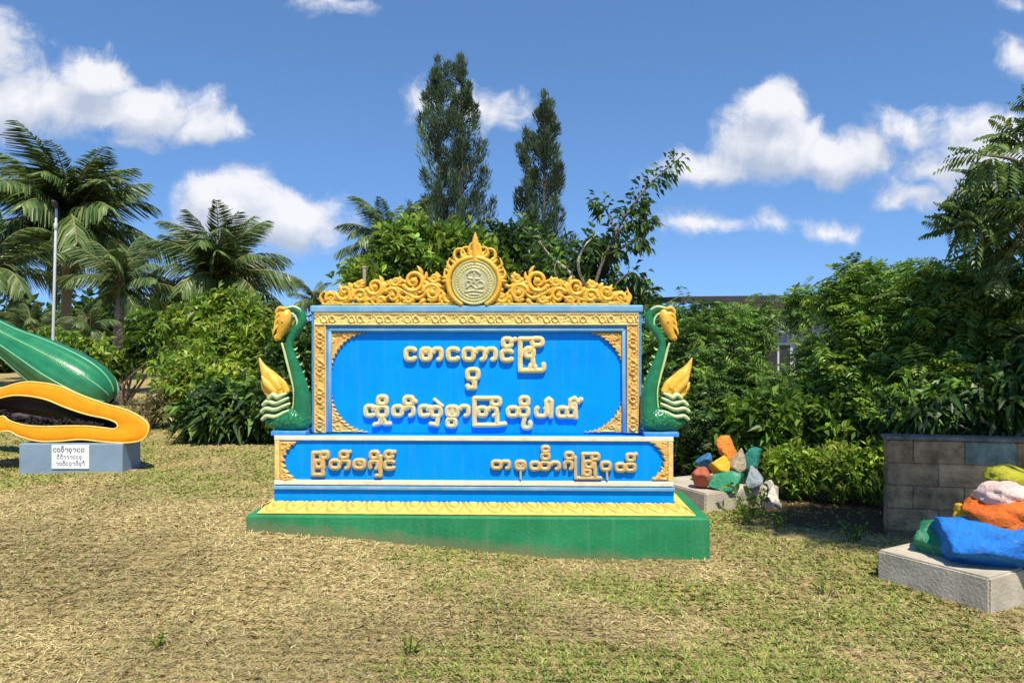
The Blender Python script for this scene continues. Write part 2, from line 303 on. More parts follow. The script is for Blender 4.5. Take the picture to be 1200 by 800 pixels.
def groundmat():
    m, nt, b, N, L = mat_base('dry_lawn_soil'); tc = N('ShaderNodeTexCoord')
    n1 = N('ShaderNodeTexNoise'); n1.inputs['Scale'].default_value = .9; n1.inputs['Detail'].default_value = 8; n1.inputs['Roughness'].default_value = .62; L(tc.outputs['Object'], n1.inputs['Vector'])
    n2 = N('ShaderNodeTexNoise'); n2.inputs['Scale'].default_value = 24; n2.inputs['Detail'].default_value = 9; n2.inputs['Roughness'].default_value = .7; L(tc.outputs['Object'], n2.inputs['Vector'])
    r = N('ShaderNodeValToRGB'); e = r.color_ramp.elements; e[0].position = .32; e[0].color = (.20, .15, .075, 1); e[1].position = .68; e[1].color = (.54, .42, .19, 1)
    e.new(.5).color = (.40, .30, .13, 1); L(n2.outputs['Fac'], r.inputs[0])
    mx = N('ShaderNodeMix'); mx.data_type = 'RGBA'; rr = N('ShaderNodeMapRange'); rr.inputs['From Min'].default_value = .52; rr.inputs['From Max'].default_value = .7; rr.inputs['To Max'].default_value = .55; L(n1.outputs['Fac'], rr.inputs['Value'])
    L(rr.outputs[0], mx.inputs['Factor']); L(r.outputs[0], mx.inputs['A']); mx.inputs['B'].default_value = (.14, .16, .045, 1)
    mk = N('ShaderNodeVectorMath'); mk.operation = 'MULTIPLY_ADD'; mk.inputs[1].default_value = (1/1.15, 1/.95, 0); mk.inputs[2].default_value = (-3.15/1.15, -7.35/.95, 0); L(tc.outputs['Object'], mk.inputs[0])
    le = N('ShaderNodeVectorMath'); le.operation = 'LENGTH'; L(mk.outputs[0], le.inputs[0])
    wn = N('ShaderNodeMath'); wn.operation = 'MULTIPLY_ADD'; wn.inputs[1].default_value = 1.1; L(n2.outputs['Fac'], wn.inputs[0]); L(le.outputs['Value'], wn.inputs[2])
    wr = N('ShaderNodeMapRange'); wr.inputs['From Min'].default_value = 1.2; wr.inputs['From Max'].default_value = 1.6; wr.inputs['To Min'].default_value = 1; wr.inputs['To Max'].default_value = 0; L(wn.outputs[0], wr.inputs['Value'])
    ms = N('ShaderNodeMix'); ms.data_type = 'RGBA'; L(wr.outputs[0], ms.inputs['Factor']); L(mx.outputs['Result'], ms.inputs['A']); ms.inputs['B'].default_value = (.085, .055, .032, 1)   # dark brown earth with the bushes' shade put into its colour
    L(ms.outputs['Result'], b.inputs['Base Color']); b.inputs['Roughness'].default_value = .95; b.inputs['Specular IOR Level'].default_value = .1
    bp = N('ShaderNodeBump'); bp.inputs['Strength'].default_value = .8; bp.inputs['Distance'].default_value = .03; L(n2.outputs['Fac'], bp.inputs['Height']); L(bp.outputs[0], b.inputs['Normal']); return m
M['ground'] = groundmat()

# ------------------------------------------------------------------ ground
def build_ground():
    xs = np.concatenate([[-600, -200, -80, -40, -25, -18], np.arange(-14, 14.01, .14), [18, 25, 40, 80, 200, 600]])
    ys = np.concatenate([[-300, -60, -20, -8, -3], np.arange(0, 24.01, .14), [28, 34, 45, 70, 120, 300, 900]])
    X, Y = np.meshgrid(xs, ys); Z = gz(X, Y); nx, ny = len(xs), len(ys)
    i = np.arange(ny-1)[:, None]; j = np.arange(nx-1)[None]
    q = np.stack([i*nx+j, i*nx+j+1, (i+1)*nx+j+1, (i+1)*nx+j], -1)
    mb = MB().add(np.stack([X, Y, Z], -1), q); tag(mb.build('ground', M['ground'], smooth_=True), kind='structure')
build_ground()

# ------------------------------------------------------------------ the welcome sign
YAW = math.radians(1.6)
SIGN = Vector((-.255, 5.76, 0.0))
cY, sY = math.cos(YAW), math.sin(YAW)
_c = np.array([0-SIGN.x, 0-SIGN.y]); C_L = np.array([cY*_c[0]-sY*_c[1], sY*_c[0]+cY*_c[1]])     # camera in the sign's frame
def S(px, py, y):
    """sign-frame x, z of the point seen at (px, py) on the plane at local depth y"""
    px = np.asarray(px, float); py = np.asarray(py, float); y = np.asarray(y, float)
    dx, dy = (px-600)/F, np.ones_like(px); lx, ly = cY*dx-sY*dy, sY*dx+cY*dy
    t = (y-C_L[1])/ly
    return C_L[0]+lx*t, CAM_H-(py-400)/F*t
def Sx(px, y): return float(S(px, 400, y)[0])
def Sz(py, y): return float(S(558, py, y)[1])
sign = empty('welcome_sign', SIGN, -YAW, 'large bright blue welcome sign with gold crest and raised Burmese lettering on a green plinth', 'sign')
def sbox(name, px0, px1, py0, py1, y0, y1, mat, bev=.008, parent=sign, zb=None):
    mb = MB(); z1 = Sz(py0, y0); z0 = Sz(py1, y0) if zb is None else zb
    box(mb, Sx(px0, y0), Sx(px1, y0), y0, y1, z0, z1, bev); return mb.build(name, mat, parent)
# plinth
sbox('plinth', 288, 832, 605.5, 0, 0, 1.02, M['green'], .012, zb=-.12)
# base band and boxes
sbox('base_band', 321, 790, 570, 590, .20, .82, M['blue'], .006)
lower = sbox('lower_panel', 321.5, 789, 512.5, 569.9, .20, .80, M['blue'], .006)
def framemb(strips, y0, y1, bev=.006):
    mb = MB()
    for (a, b, c, d) in strips: box(mb, Sx(a, y0), Sx(b, y0), y0, y1, Sz(d, y0), Sz(c, y0), bev)
    return mb
framemb([(321, 789.5, 511, 516.6), (321, 789.5, 563, 569)], .180, .199).build('frame', M['cream'], lower)
for a_, b_ in ((321.4, 327.5), (783, 789.1)): framemb([(a_, b_, 516.7, 562.9)], .182, .199).build('side_frame', M['gold_pale'], lower)
framemb([(320, 791, 570.2, 574.5)], .176, .21).build('ledge', M['pale_blue'], sign)
upper = sbox('upper_panel', 366, 751, 366.2, 508, .44, .72, M['blue'], .004, zb=Sz(512.5, .20)+.002)
fb = framemb([(365, 752, 366.2, 385), (365, 388, 385.1, 507), (729.5, 752, 385.1, 507)], .40, .439)
fb.build('frame', M['blue_trim'], upper)
# round inner bead
ib = MB()
for a, b in (((386, 386.5), (731, 386.5)), ((386.2, 388), (386.2, 506)), ((731, 388), (731, 506))):
    xa, za = S(*a, .40); xb, zb_ = S(*b, .40)
    tube(ib, [(xa, .412, za), (xb, .412, zb_)], .016, 10)
ib.build('inner_bead', M['pale_blue'], upper, True)
sbox('cornice', 363, 754, 357.5, 366, .385, .76, M['pale_blue'], .012)

# ---- relief meshes from signed distance
def seg_sd(PX, PY, pl):
    """pl rows x,y,r : min over segments of (distance - radius); also normalised profile"""
    best = np.full(PX.shape, 1e9); prof = np.zeros(PX.shape)
    pl = np.asarray(pl, float)
    if len(pl) == 1: pl = np.vstack([pl, pl+1e-4])
    for a, b in zip(pl[:-1], pl[1:]):
        m = max(a[2], b[2])+3
        x0, x1 = min(a[0], b[0])-m, max(a[0], b[0])+m; y0, y1 = min(a[1], b[1])-m, max(a[1], b[1])+m
        j0 = np.searchsorted(PX[0], x0); j1 = np.searchsorted(PX[0], x1); i0 = np.searchsorted(PY[:, 0], y0); i1 = np.searchsorted(PY[:, 0], y1)
        if j1 <= j0 or i1 <= i0: continue
        X = PX[i0:i1, j0:j1]; Y = PY[i0:i1, j0:j1]
        d = b[:2]-a[:2]; L2 = max(d@d, 1e-9); t = np.clip(((X-a[0])*d[0]+(Y-a[1])*d[1])/L2, 0, 1)
        dist = np.hypot(X-a[0]-t*d[0], Y-a[1]-t*d[1]); r = a[2]+t*(b[2]-a[2])
        best[i0:i1, j0:j1] = np.minimum(best[i0:i1, j0:j1], dist-r)
        prof[i0:i1, j0:j1] = np.maximum(prof[i0:i1, j0:j1], np.sqrt(np.clip(1-(dist/np.maximum(r, .01))**2, 0, 1))*np.minimum(r, 6)**.5)
    return best, prof
def relief_mesh(mb, PX, PY, sd, h, y, skirt, mi=0, back=False, clean=True):
    """PX,PY grid in photo pixels; keeps sd<0, height h metres towards the viewer from local depth y; skirt metres of edge going back"""
    ny, nx = sd.shape; c = PX[0, 1]-PX[0, 0]
    ins = sd < 0; keep = ins[:-1, :-1] | ins[1:, :-1] | ins[:-1, 1:] | ins[1:, 1:]
    if not keep.any(): return
    gy, gx = np.gradient(sd, c); gm = np.maximum(np.hypot(gx, gy), .3)
    mv = np.where(ins, 0, np.clip(sd, 0, c*1.2))
    X = PX-mv*gx/gm; Y = PY-mv*gy/gm
    used = np.zeros(sd.shape, bool); used[:-1, :-1] |= keep; used[1:, :-1] |= keep; used[:-1, 1:] |= keep; used[1:, 1:] |= keep
    idx = -np.ones(sd.shape, int); idx[used] = np.arange(used.sum())
    H = np.where(ins, h, 0)
    lx, lz = S(X[used], Y[used], y); V = np.stack([lx, y-H[used], lz], -1)
    ii, jj = np.nonzero(keep); q = np.stack([idx[ii, jj], idx[ii+1, jj], idx[ii+1, jj+1], idx[ii, jj+1]], -1)
    e = np.concatenate([q[:, [0, 1]], q[:, [1, 2]], q[:, [2, 3]], q[:, [3, 0]]]); nv = len(V)
    key = np.minimum(e[:, 0], e[:, 1])*nv+np.maximum(e[:, 0], e[:, 1]); u, ix, ct = np.unique(key, return_index=True, return_counts=True)
    be = e[ix[ct == 1]]
    Vb = V.copy(); Vb[:, 1] = y+skirt
    bq = np.stack([be[:, 1], be[:, 0], be[:, 0]+nv, be[:, 1]+nv], -1)
    qs = [q, bq]
    if back: qs.append(q[:, ::-1]+nv); VV = np.vstack([V, Vb])
    else: VV = np.vstack([V, Vb])
    mb.add(VV, np.concatenate(qs), mi=mi)
def grid(x0, x1, y0, y1, c): return np.meshgrid(np.arange(x0, x1+c, c), np.arange(y0, y1+c, c))

# ---- lettering : strokes in photo pixels
def arc(cx, cy, rx, ry, a0=0, a1=360, r=None, n=20):
    a = np.radians(np.linspace(a0, a1, n)); return np.stack([cx+rx*np.cos(a), cy-ry*np.sin(a), np.full(n, r if r else 0)], -1)
def ln(*pts, r=0): return np.array([(p[0], p[1], r) for p in pts], float)
def C_(cx, cy, rx, ry): return arc(cx, cy, rx, ry, 38, 322)
def AR(cx, cy, rx, ry): return arc(cx, cy, rx, ry, 165, -80)
_round_arc = arc
def arc(cx, cy, rx, ry, a0=0, a1=360, r=None, n=28):
    a = np.radians(np.linspace(a0, a1, n)); c, q = np.cos(a), np.sin(a)      # squarish loops, like the cut letters
    return np.stack([cx+rx*np.sign(c)*np.abs(c)**.62, cy-ry*np.sign(q)*np.abs(q)**.62, np.full(n, r if r else 0)], -1)
LINES = [
 # first line
 (3.05, [[C_(481, 415, 5.4, 6.3)],
  [arc(499, 415, 5.2, 6.2), ln((496, 410), (499, 412.5), (502, 410))], [AR(512.5, 415, 4.6, 6.2)],
  [C_(531, 415, 5.8, 6.3)],
  [arc(549.3, 415, 5.6, 6.2), AR(563, 415, 5.4, 6.2)], [AR(575.5, 415, 5.2, 6.2)],
  [C_(594, 416.5, 6, 5.6), arc(594.5, 401.5, 4.8, 4.6, 20, 340), ln((599, 400), (603.5, 397.5)), ln((592, 406), (594, 410))],
  [ln((625, 397), (609.5, 397), (609.5, 434), (621, 434), (622, 428)), arc(620.5, 413, 4.6, 5), arc(629.5, 400.5, 6, 4.0), ln((626, 405), (621, 411)), ln((624, 418), (625, 429)), arc(632, 429.5, 5.2, 4.6, 180, 380), ln((621, 434), (633, 434))]]),
 # second line
 (3.0, [[arc(554, 438.5, 6.3, 5.6), ln((554, 444), (556, 449)), ln((556.5, 447), (556, 454), (549, 454.5), (548, 452))]]),
 # third line
 (2.85, [[arc(433, 481.5, 4.6, 5.6, 10, 315), arc(447.5, 482, 5.6, 5.6), arc(447.8, 469, 4.6, 4.3), ln((446.5, 487), (445, 496), (439, 497.5)), ln((448.5, 487), (451, 496.5), (456.5, 496.5)), ln((439, 477), (445, 478))],
  [arc(466, 481.5, 5, 5.3), AR(479, 481.5, 5.4, 5.3), arc(478.8, 469.5, 4.7, 4.2), ln((483, 468), (486.5, 470.5)), ln((478, 474), (477, 478))],
  [arc(497, 481.5, 4.8, 5.5, 10, 315), arc(511, 482.2, 5.3, 5.3), ln((509, 468), (518, 475.5), r=1.9), ln((513.5, 488), (512, 498), (505, 496.5)), ln((502, 477), (508, 478))],
  [arc(530, 482, 6, 5.4), ln((530, 477), (530, 484)), arc(529, 495, 4.6, 4.4)], [AR(544, 481.5, 4.8, 5.4)],
  [ln((578, 466.6), (555.8, 466.6), (555.8, 498), (583, 498)), arc(565, 482.2, 4.8, 4.6), AR(577.2, 482.2, 4.8, 4.6), arc(581, 470.5, 4.8, 4.0), ln((579, 475), (578, 478)), ln((582.5, 485), (582.5, 498), (591.5, 496.5))],
  [arc(601, 482.5, 5.6, 4.8), arc(613.5, 482.2, 5.3, 5), arc(614.5, 470, 4.5, 4.2), ln((615, 488), (613.5, 495)), arc(617.3, 497.5, 4.2, 3.8, 170, 390)],
  [arc(634, 482.5, 5.8, 5.2, 130, 400), ln((640.5, 484), (640, 470), (643, 467.4), (646.3, 470), (645.5, 488))],
  [arc(659, 483, 5.4, 5.2), arc(669, 483, 5, 5.2), ln((674.8, 489), (674, 473)), ln((668, 478), (668.5, 469), (673.5, 466.5), (677.5, 471), (681, 468))]]),
 # lower left
 (2.55, [[ln((381, 530.5), (366.8, 530.5), (366.8, 556), (378.5, 556), (378.3, 546)), arc(373.5, 543.5, 3.8, 4), arc(380, 533, 4.1, 3.4), ln((377, 537), (374, 540)), ln((378.5, 538), (379, 548))],
  [arc(392.5, 544, 5.2, 4.4), AR(403.8, 544, 4.8, 4.4), arc(403, 532.8, 4.3, 3.5), ln((407, 531), (409.5, 529.5)), ln((402, 537), (402, 540))],
  [arc(421, 543.7, 5.8, 4.5, 150, 495), ln((420, 541), (422, 543))],
  [arc(438.5, 533, 4.2, 3.6), arc(438, 544.5, 4.5, 4.6, 210, -60), ln((437, 537), (437, 541)), ln((446, 535), (445.8, 557), (440.8, 557))],
  [C_(456.3, 544.5, 5.2, 4.3), arc(455.8, 532.6, 4.3, 3.5, 20, 340), ln((459, 531), (462, 529.5)), ln((454, 536), (455, 540))]]),
 # lower right
 (2.4, [[arc(582, 544.5, 5, 3.9), AR(592.5, 544.5, 4.4, 3.9)],
  [arc(610, 545, 5, 4.2), ln((607, 543), (610, 547), (613, 543), r=1.5), ln((610, 549), (610, 561), r=1.4)],
  [arc(627, 545.7, 4.8, 3.8), arc(638.5, 545.5, 4.8, 3.8), AR(650.5, 545.6, 4.6, 3.8), arc(639.2, 534.6, 4, 3.2), arc(639.2, 526.3, 3.4, 2.8, 20, 340)],
  [arc(667, 534, 4.2, 3.3), arc(666, 545, 4.2, 4.5, 210, -60), ln((665, 538), (664, 541))],
  [ln((674.3, 536), (674.3, 560), (704, 560), r=2.0), ln((697, 532), (683, 532), (683, 556)), arc(690, 544, 4, 3.6), arc(697.5, 535, 4, 3.2), ln((694, 539), (691, 541)), ln((697, 543), (697.5, 558)), arc(688, 553.5, 3.5, 3)],
  [arc(710, 546, 5, 4.2), ln((711, 550), (711.5, 561.5), r=1.4)],
  [arc(727, 547.5, 4.5, 3.8), arc(738.8, 547.3, 4.9, 3.8), arc(739, 536, 4.1, 3.6), ln((743, 534), (745.5, 532))]])]
arc = _round_arc
PANEL_Y = {0: .44, 1: .44, 2: .44, 3: .20, 4: .20}
for li, (r0, letters) in enumerate(LINES):
    y = PANEL_Y[li]
    for strokes in letters:
        pls = []
        for s in strokes:
            s = s.copy(); s[:, 2] = np.where(s[:, 2] == 0, r0, s[:, 2]); pls.append(s)
        al = np.vstack(pls); PX, PY = grid(al[:, 0].min()-4, al[:, 0].max()+4, al[:, 1].min()-4, al[:, 1].max()+4, .5)
        sd = np.full(PX.shape, 1e9)
        for s in pls: sd = np.minimum(sd, seg_sd(PX, PY, s)[0])
        sd = np.where(sd > 50, 5, sd)
        h = .010*np.clip(-sd/.8, 0, 1)**.6
        mb = MB(); relief_mesh(mb, PX, PY, sd, h, y-.022, .0215); lt = mb.build('letter', M['letter_low'] if li > 2 else M['letter'], sign, True)
        sd2 = sd+1.55; h2 = .004*np.clip(-sd2/.5, 0, 1)
        mb = MB(); relief_mesh(mb, PX, PY, sd2, h2, y-.0325, .0015)
        if mb.n: mb.build('letter_face', M['gold_rust'] if li > 2 else M['gold_pale'], lt, True)

# ---- gold friezes on the upper frame
def frieze(px0, px1, py0, py1, horiz):
    PX, PY = grid(px0, px1, py0, py1, .55)
    cx, cy = (PX-px0, (py0+py1)/2-PY) if horiz else (PY-py0, (px0+px1)/2-PX)
    half = ((py1-py0) if horiz else (px1-px0))/2; per = 32.6
    u = (cx % per)/per*2-1; v = cy/half
    d1 = np.abs(np.hypot(u*3.2+1.0, v*1.25)-.62); d2 = np.abs(np.hypot(u*3.2-1.0, v*1.25)-.62)
    wave = np.abs(v*.9-.55*np.sin(u*np.pi*2)); dia = np.abs(u)*5+np.abs(v)
    h = .010*np.clip(1-d1*4, 0, 1)+.010*np.clip(1-d2*4, 0, 1)+.008*np.clip(1-wave*5, 0, 1)+.010*np.clip(1-np.abs(dia-.7)*5, 0, 1)
    h += .006*vnoise(PX*.8, PY*.8, 5)*(np.abs(v) < .8)
    h = np.maximum(h, .012*(np.abs(v) > .80))
    sd = np.maximum(np.maximum(px0-PX, PX-px1), np.maximum(py0-PY, PY-py1))-.01
    pit = (np.abs(np.abs(u)-1)*3.2+np.abs(v)*.9 < .33)
    h = np.where(pit, -.004, h)
    mb = MB(); relief_mesh(mb, PX, PY, sd, h+.004, .398, .0); return mb
frieze(368.5, 748.5, 367, 381, True).build('frieze', M['gold_pale'], upper, True)
frieze(368.5, 382, 381.6, 507, False).build('frieze', M['gold_rust'], upper, True)
frieze(734.5, 748.5, 381.6, 507, False).build('frieze', M['gold_rust'], upper, True)

# ---- corner ornaments
def ornament(px0, px1, py0, py1, ecx, ecy, rx, ry, y, par, seed, teeth):
    PX, PY = grid(px0-2, px1+2, py0-2, py1+2, .55)
    th = np.arctan2(PY-ecy, PX-ecx); k = np.hypot((PX-ecx)/rx, (PY-ecy)/ry)
    saw = (th*teeth/np.pi) % 1
    el = (1.0+.055*saw-k)*min(rx, ry)
    sd = np.maximum(np.maximum(np.maximum(px0-PX, PX-px1), np.maximum(py0-PY, PY-py1)), el)
    rr = random.Random(seed); pl = []
    for _ in range(60):
        a, b = rr.uniform(px0, px1), rr.uniform(py0, py1)
        if np.hypot((a-ecx)/rx, (b-ecy)/ry) < 1.04: continue
        pl.append(arc(a, b, rr.uniform(1.5, 3), rr.uniform(1.5, 3), rr.uniform(0, 360), rr.uniform(380, 640), rr.uniform(.7, 1.3), 9))
    pr = np.zeros(PX.shape)
    for s in pl: pr = np.maximum(pr, seg_sd(PX, PY, s)[1])
    edge = np.clip(1-np.abs(sd+1.4)/1.3, 0, 1)
    mb = MB(); relief_mesh(mb, PX, PY, sd, .003+.010*np.maximum(pr, edge), y-.012, .0115)
    mb.build('corner_ornament', M['gold_rust'], par, True)
ornament(388.5, 434, 389.5, 431, 436.5, 437, 47, 47, .44, upper, 1, 26)
ornament(684.5, 728.5, 389.5, 431, 681.5, 437, 47, 47, .44, upper, 2, 26)
ornament(388.5, 434, 461, 506.5, 436.5, 459, 47, 46, .44, upper, 3, 26)
ornament(684.5, 728.5, 461, 506.5, 681.5, 459, 47, 46, .44, upper, 4, 26)
ornament(328, 352, 517.2, 562.4, 401, 540, 67, 34, .20, lower, 5, 30)
ornament(758.5, 782.5, 517.2, 562.4, 709, 540, 67, 34, .20, lower, 6, 30)

# ---- petal moulding round the base band
def petals():
    mb = MB()
    def strip(A, B, A2, B2, L, n):
        # A..B bottom edge, A2..B2 top edge
        nu, nv = int(n), 26; u = np.linspace(0, 1, nu)[None, :]; t = np.linspace(0, 1, nv)[:, None]
        A, B, A2, B2 = map(np.array, (A, B, A2, B2))
        base = (A+(B-A)*u[..., None])*(1-t[..., None])+(A2+(B2-A2)*u[..., None])*t[..., None]
        nr = nrm(np.cross(B-A, A2-A)); s = u*L/.158
        f = (s % 1)*2-1; tt = t*1.25-.12
        pet = np.hypot(f*1.05, np.clip(1-tt, 0, 2)*.95)            # petals hang down from the top edge
        k = np.clip(1.0-pet, 0, 1)
        h = .012*np.sqrt(k)+.006*np.exp(-((pet-.76)/.12)**2)-.012*np.exp(-((pet-.52)/.08)**2)-.016*np.exp(-((pet-1.0)/.08)**2)
        h2 = .006*np.exp(-((((s+.5) % 1)*2-1)/.28)**2)*np.clip(.75-tt, 0, 1)
        h = np.maximum(h, h2)+.020*np.sin(np.pi*np.clip(t, 0, 1))*.6
        h = np.where((t <= .001) | (t >= .999), 0, h)
        h += .003*(vnoise(s*9+0*t, t*6+0*u, 9)-.5)
        V = base+nr*h[..., None]
        i = np.arange(nv-1)[:, None]; j = np.arange(nu-1)[None]
        q = np.stack([i*nu+j, i*nu+j+1, (i+1)*nu+j+1, (i+1)*nu+j], -1)
        line = ((np.abs(pet-.52) < .075) | (np.abs(pet-1.0) < .085))[:-1, :-1]  # darker faces along the grooves: shade painted in where the relief shows little
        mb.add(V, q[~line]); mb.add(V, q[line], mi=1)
    yb, yt = .055, .18
    zb, zt = Sz(605.2, 0)+.004, Sz(588.5, yt)
    x0, x1 = Sx(302.5, yb), Sx(814, yb); X0, X1 = Sx(319, yt), Sx(792, yt); ye, yE = .97, .85
    strip((x0, yb, zb), (x1, yb, zb), (X0, yt, zt), (X1, yt, zt), x1-x0, 760)
    strip((x1, yb, zb), (x1, ye, zb), (X1, yt, zt), (X1, yE, zt), ye-yb, 150)
    strip((x0, ye, zb), (x0, yb, zb), (X0, yE, zt), (X0, yt, zt), ye-yb, 150)
    strip((x1, ye, zb), (x0, ye, zb), (X1, yE, zt), (X0, yE, zt), x1-x0, 300)
    box(mb, x0-.006, x1+.006, yb-.012, ye, zb-.012+.010, zb+.010, .003)
    mb.build('petal_moulding', [M['yellow'], M['groove_shade']], sign, True)
petals()

# ---- crest: scrolls, leaves, medallion, finial
def crest():
    cx = 557.5; rr = random.Random(4); L = []
    def spiral(x, y, r, a0, turns, d, w0, w1, n=46):
        t = np.linspace(0, 1, n); rad = r*(1-t)**.85+.6; a = np.radians(a0)+d*t*turns*2*np.pi
        return np.stack([x+rad*np.cos(a), y-rad*np.sin(a), w0+(w1-w0)*t], -1)
    def leaf(x, y, a, ln_, w, bend):
        t = np.linspace(0, 1, 9); ang = np.radians(a+bend*t); st = ln_/8
        xs = x+np.concatenate([[0], np.cumsum(np.cos(ang[1:])*st)]); ys = y-np.concatenate([[0], np.cumsum(np.sin(ang[1:])*st)])
        return np.stack([xs, ys, w*np.sin(np.pi*np.clip(t*.8+.2, 0, 1))**.8+.35], -1)
    vol = [(389, 349, 7, 200, 1.35, -1), (404, 343, 10, 200, 1.5, 1), (423, 347, 9, 180, 1.5, -1), (440, 336, 11, 200, 1.6, 1), (461, 346, 9.5, 150, 1.4, -1),
           (485, 329, 14, 210, 1.7, 1), (479, 350, 6.5, 30, 1.2, -1), (507, 343, 11.5, 170, 1.6, -1), (527, 348, 8, 160, 1.3, 1), (447, 352, 5, 0, 1.2, 1), (509, 326, 6.5, 200, 1.3, 1),
           (464, 330, 6.5, 180, 1.3, 1), (421, 333, 5.5, 190, 1.3, 1)]
    for (x, y, r, a0, tn, d) in vol:
        L.append(spiral(x, y, r-1.6, a0, tn, d, 2.6+r*.07, 1.5))
        L.append(np.array([[x, y, r*.26+.8]]))
        for k in range(5):
            a = a0+d*(20+k*42); L.append(leaf(x+(r-2)*math.cos(math.radians(a)), y-(r-2)*math.sin(math.radians(a)), a+d*62, r*.85, 1.9, d*35))
    S1 = [(380, 357, 1.5), (388, 354, 2), (400, 355, 2), (414, 350, 2.2), (430, 352, 2.2), (446, 345, 2.4), (456, 333, 2.2), (470, 340, 2.4), (492, 349, 2.4), (508, 332, 2.2), (518, 336, 2.2), (528, 330, 2)]
    L.append(spline(S1, 60))
    L.append(np.array([(379, 356.8, 1.9), (536, 356.8, 1.9)]))
    L.append(spline([(379, 356, 1.8), (376, 348, 1.8), (380, 342, 1.2), (383, 344, .9)], 12))
    for k in range(64):
        x = rr.uniform(388, 530); top = 340-14*math.exp(-((x-488)/26)**2)
        y = rr.uniform(top, 356); L.append(leaf(x, y, rr.uniform(0, 360), rr.uniform(6, 12), rr.uniform(1.5, 2.3), rr.uniform(-90, 90)))
    R = [np.stack([2*cx-s[:, 0], s[:, 1], s[:, 2]], -1) for s in L]
    R.append(np.array([(735, 357, 2.6), (736.5, 348, 1.8), (735, 337, .6)]))
    PX, PY = grid(370, 745, 308, 359.5, .6); sd = np.full(PX.shape, 1e9); pr = np.zeros(PX.shape)
    for s in L+R:
        a, b = seg_sd(PX, PY, s); sd = np.minimum(sd, a); pr = np.maximum(pr, b)
    sd = np.where(sd > 50, 4, sd); sd = np.maximum(sd, PY-358.3)
    mb = MB(); relief_mesh(mb, PX, PY, sd, .004+.021*pr, .44, .045, back=True)
    cr = mb.build('crest', M['gold'], sign, True)
    # pointed surround of the medallion
    L = [arc(555.5, 331, 30, 29, -60, 240, 3.4, 60)]
    for k in range(-4, 5):
        a = 90+k*21
        for dd in (-1, 1):
            L.append(leaf(555.5+29*math.cos(math.radians(a)), 331-29*math.sin(math.radians(a)), a+dd*35, 10, 1.9, -dd*40))
    for sx in (-1, 1):
        q = lambda x: 556.5+sx*(x-556.5)
        for pts in ([(541, 307, 2), (533, 303, 2.2), (534, 294, 2), (541, 292, 1.8), (545, 297, 1.4)], [(547, 303, 2.2), (541, 298, 2), (543, 291, 1.8), (550, 290, 1.4)],
                    [(553, 304, 2.6), (550, 296, 2.4), (551, 288, 1.8), (554, 284, 1.2)], [(530, 316, 2.4), (525, 310, 1.8), (527, 303, 1.0)], [(527, 330, 2.4), (521, 322, 1.8), (524, 313, 1)],
                    [(536, 310, 2.4), (546, 305, 2.4), (556, 305, 2.4)], [(540, 316, 1.6), (548, 308, 1.6), (556, 311, 1.6)]):
            s = spline(pts, 14); s[:, 0] = q(s[:, 0]); L.append(s)
    L.append(np.array([(557, 306, 4.0), (557, 294, 4.2), (557, 286, 4.4), (557, 280, 3.2), (557, 273, .7)]))
    PX, PY = grid(515, 600, 270, 360, .6); sd = np.full(PX.shape, 1e9); pr = np.zeros(PX.shape)
    for s in L:
        a, b = seg_sd(PX, PY, s); sd = np.minimum(sd, a); pr = np.maximum(pr, b)
    sd = np.where(sd > 50, 4, sd); sd = np.maximum(sd, PY-358.3)
    mb = MB(); relief_mesh(mb, PX, PY, sd, .006+.02*pr, .415, .05, back=True); mb.build('medallion_surround', M['gold'], sign, True)
    # medallion
    PX, PY = grid(524, 588, 300, 362, .5); d = np.hypot(PX-555.5, PY-331); sd = d-26.8
    h = .012*np.clip((26.8-d)/1.5, 0, 1)**.5
    for rr_, w, k in ((25.2, 1.0, .006), (21.5, .8, .005), (17.6, .9, .006)): h += k*np.exp(-((d-rr_)/w)**2)
    ang = np.arctan2(PY-331, PX-555.5); h += .004*(np.sin(ang*40) > .2)*np.exp(-((d-19.5)/1.2)**2)
    mb = MB(); relief_mesh(mb, PX, PY, sd, h, .392, .03, back=True); md = mb.build('medallion', M['medal'], sign, True)
    em = [arc(555, 323, 8, 6, 20, 160, 1.6), ln((547, 337), (552, 333), (558, 338), (566, 336), r=1.4), arc(563, 333, 4, 3.4, r=1.2), arc(549, 332, 3, 3, r=1.1), ln((545, 342), (555, 340.5), (566, 342), r=1.2), ln((556, 320), (555, 331), r=1.6), ln((549, 326), (561, 327), r=1.3), ln((550, 345), (561, 345), r=1)]
    sd = np.full(PX.shape, 1e9); pr = np.zeros(PX.shape)
    for s in em:
        a, b = seg_sd(PX, PY, s); sd = np.minimum(sd, a); pr = np.maximum(pr, b)
    sd = d-16.2; mb = MB(); relief_mesh(mb, PX, PY, sd, .001+.007*pr, .3795, .003); mb.build('emblem', M['medal_grey'], md, True)
crest()

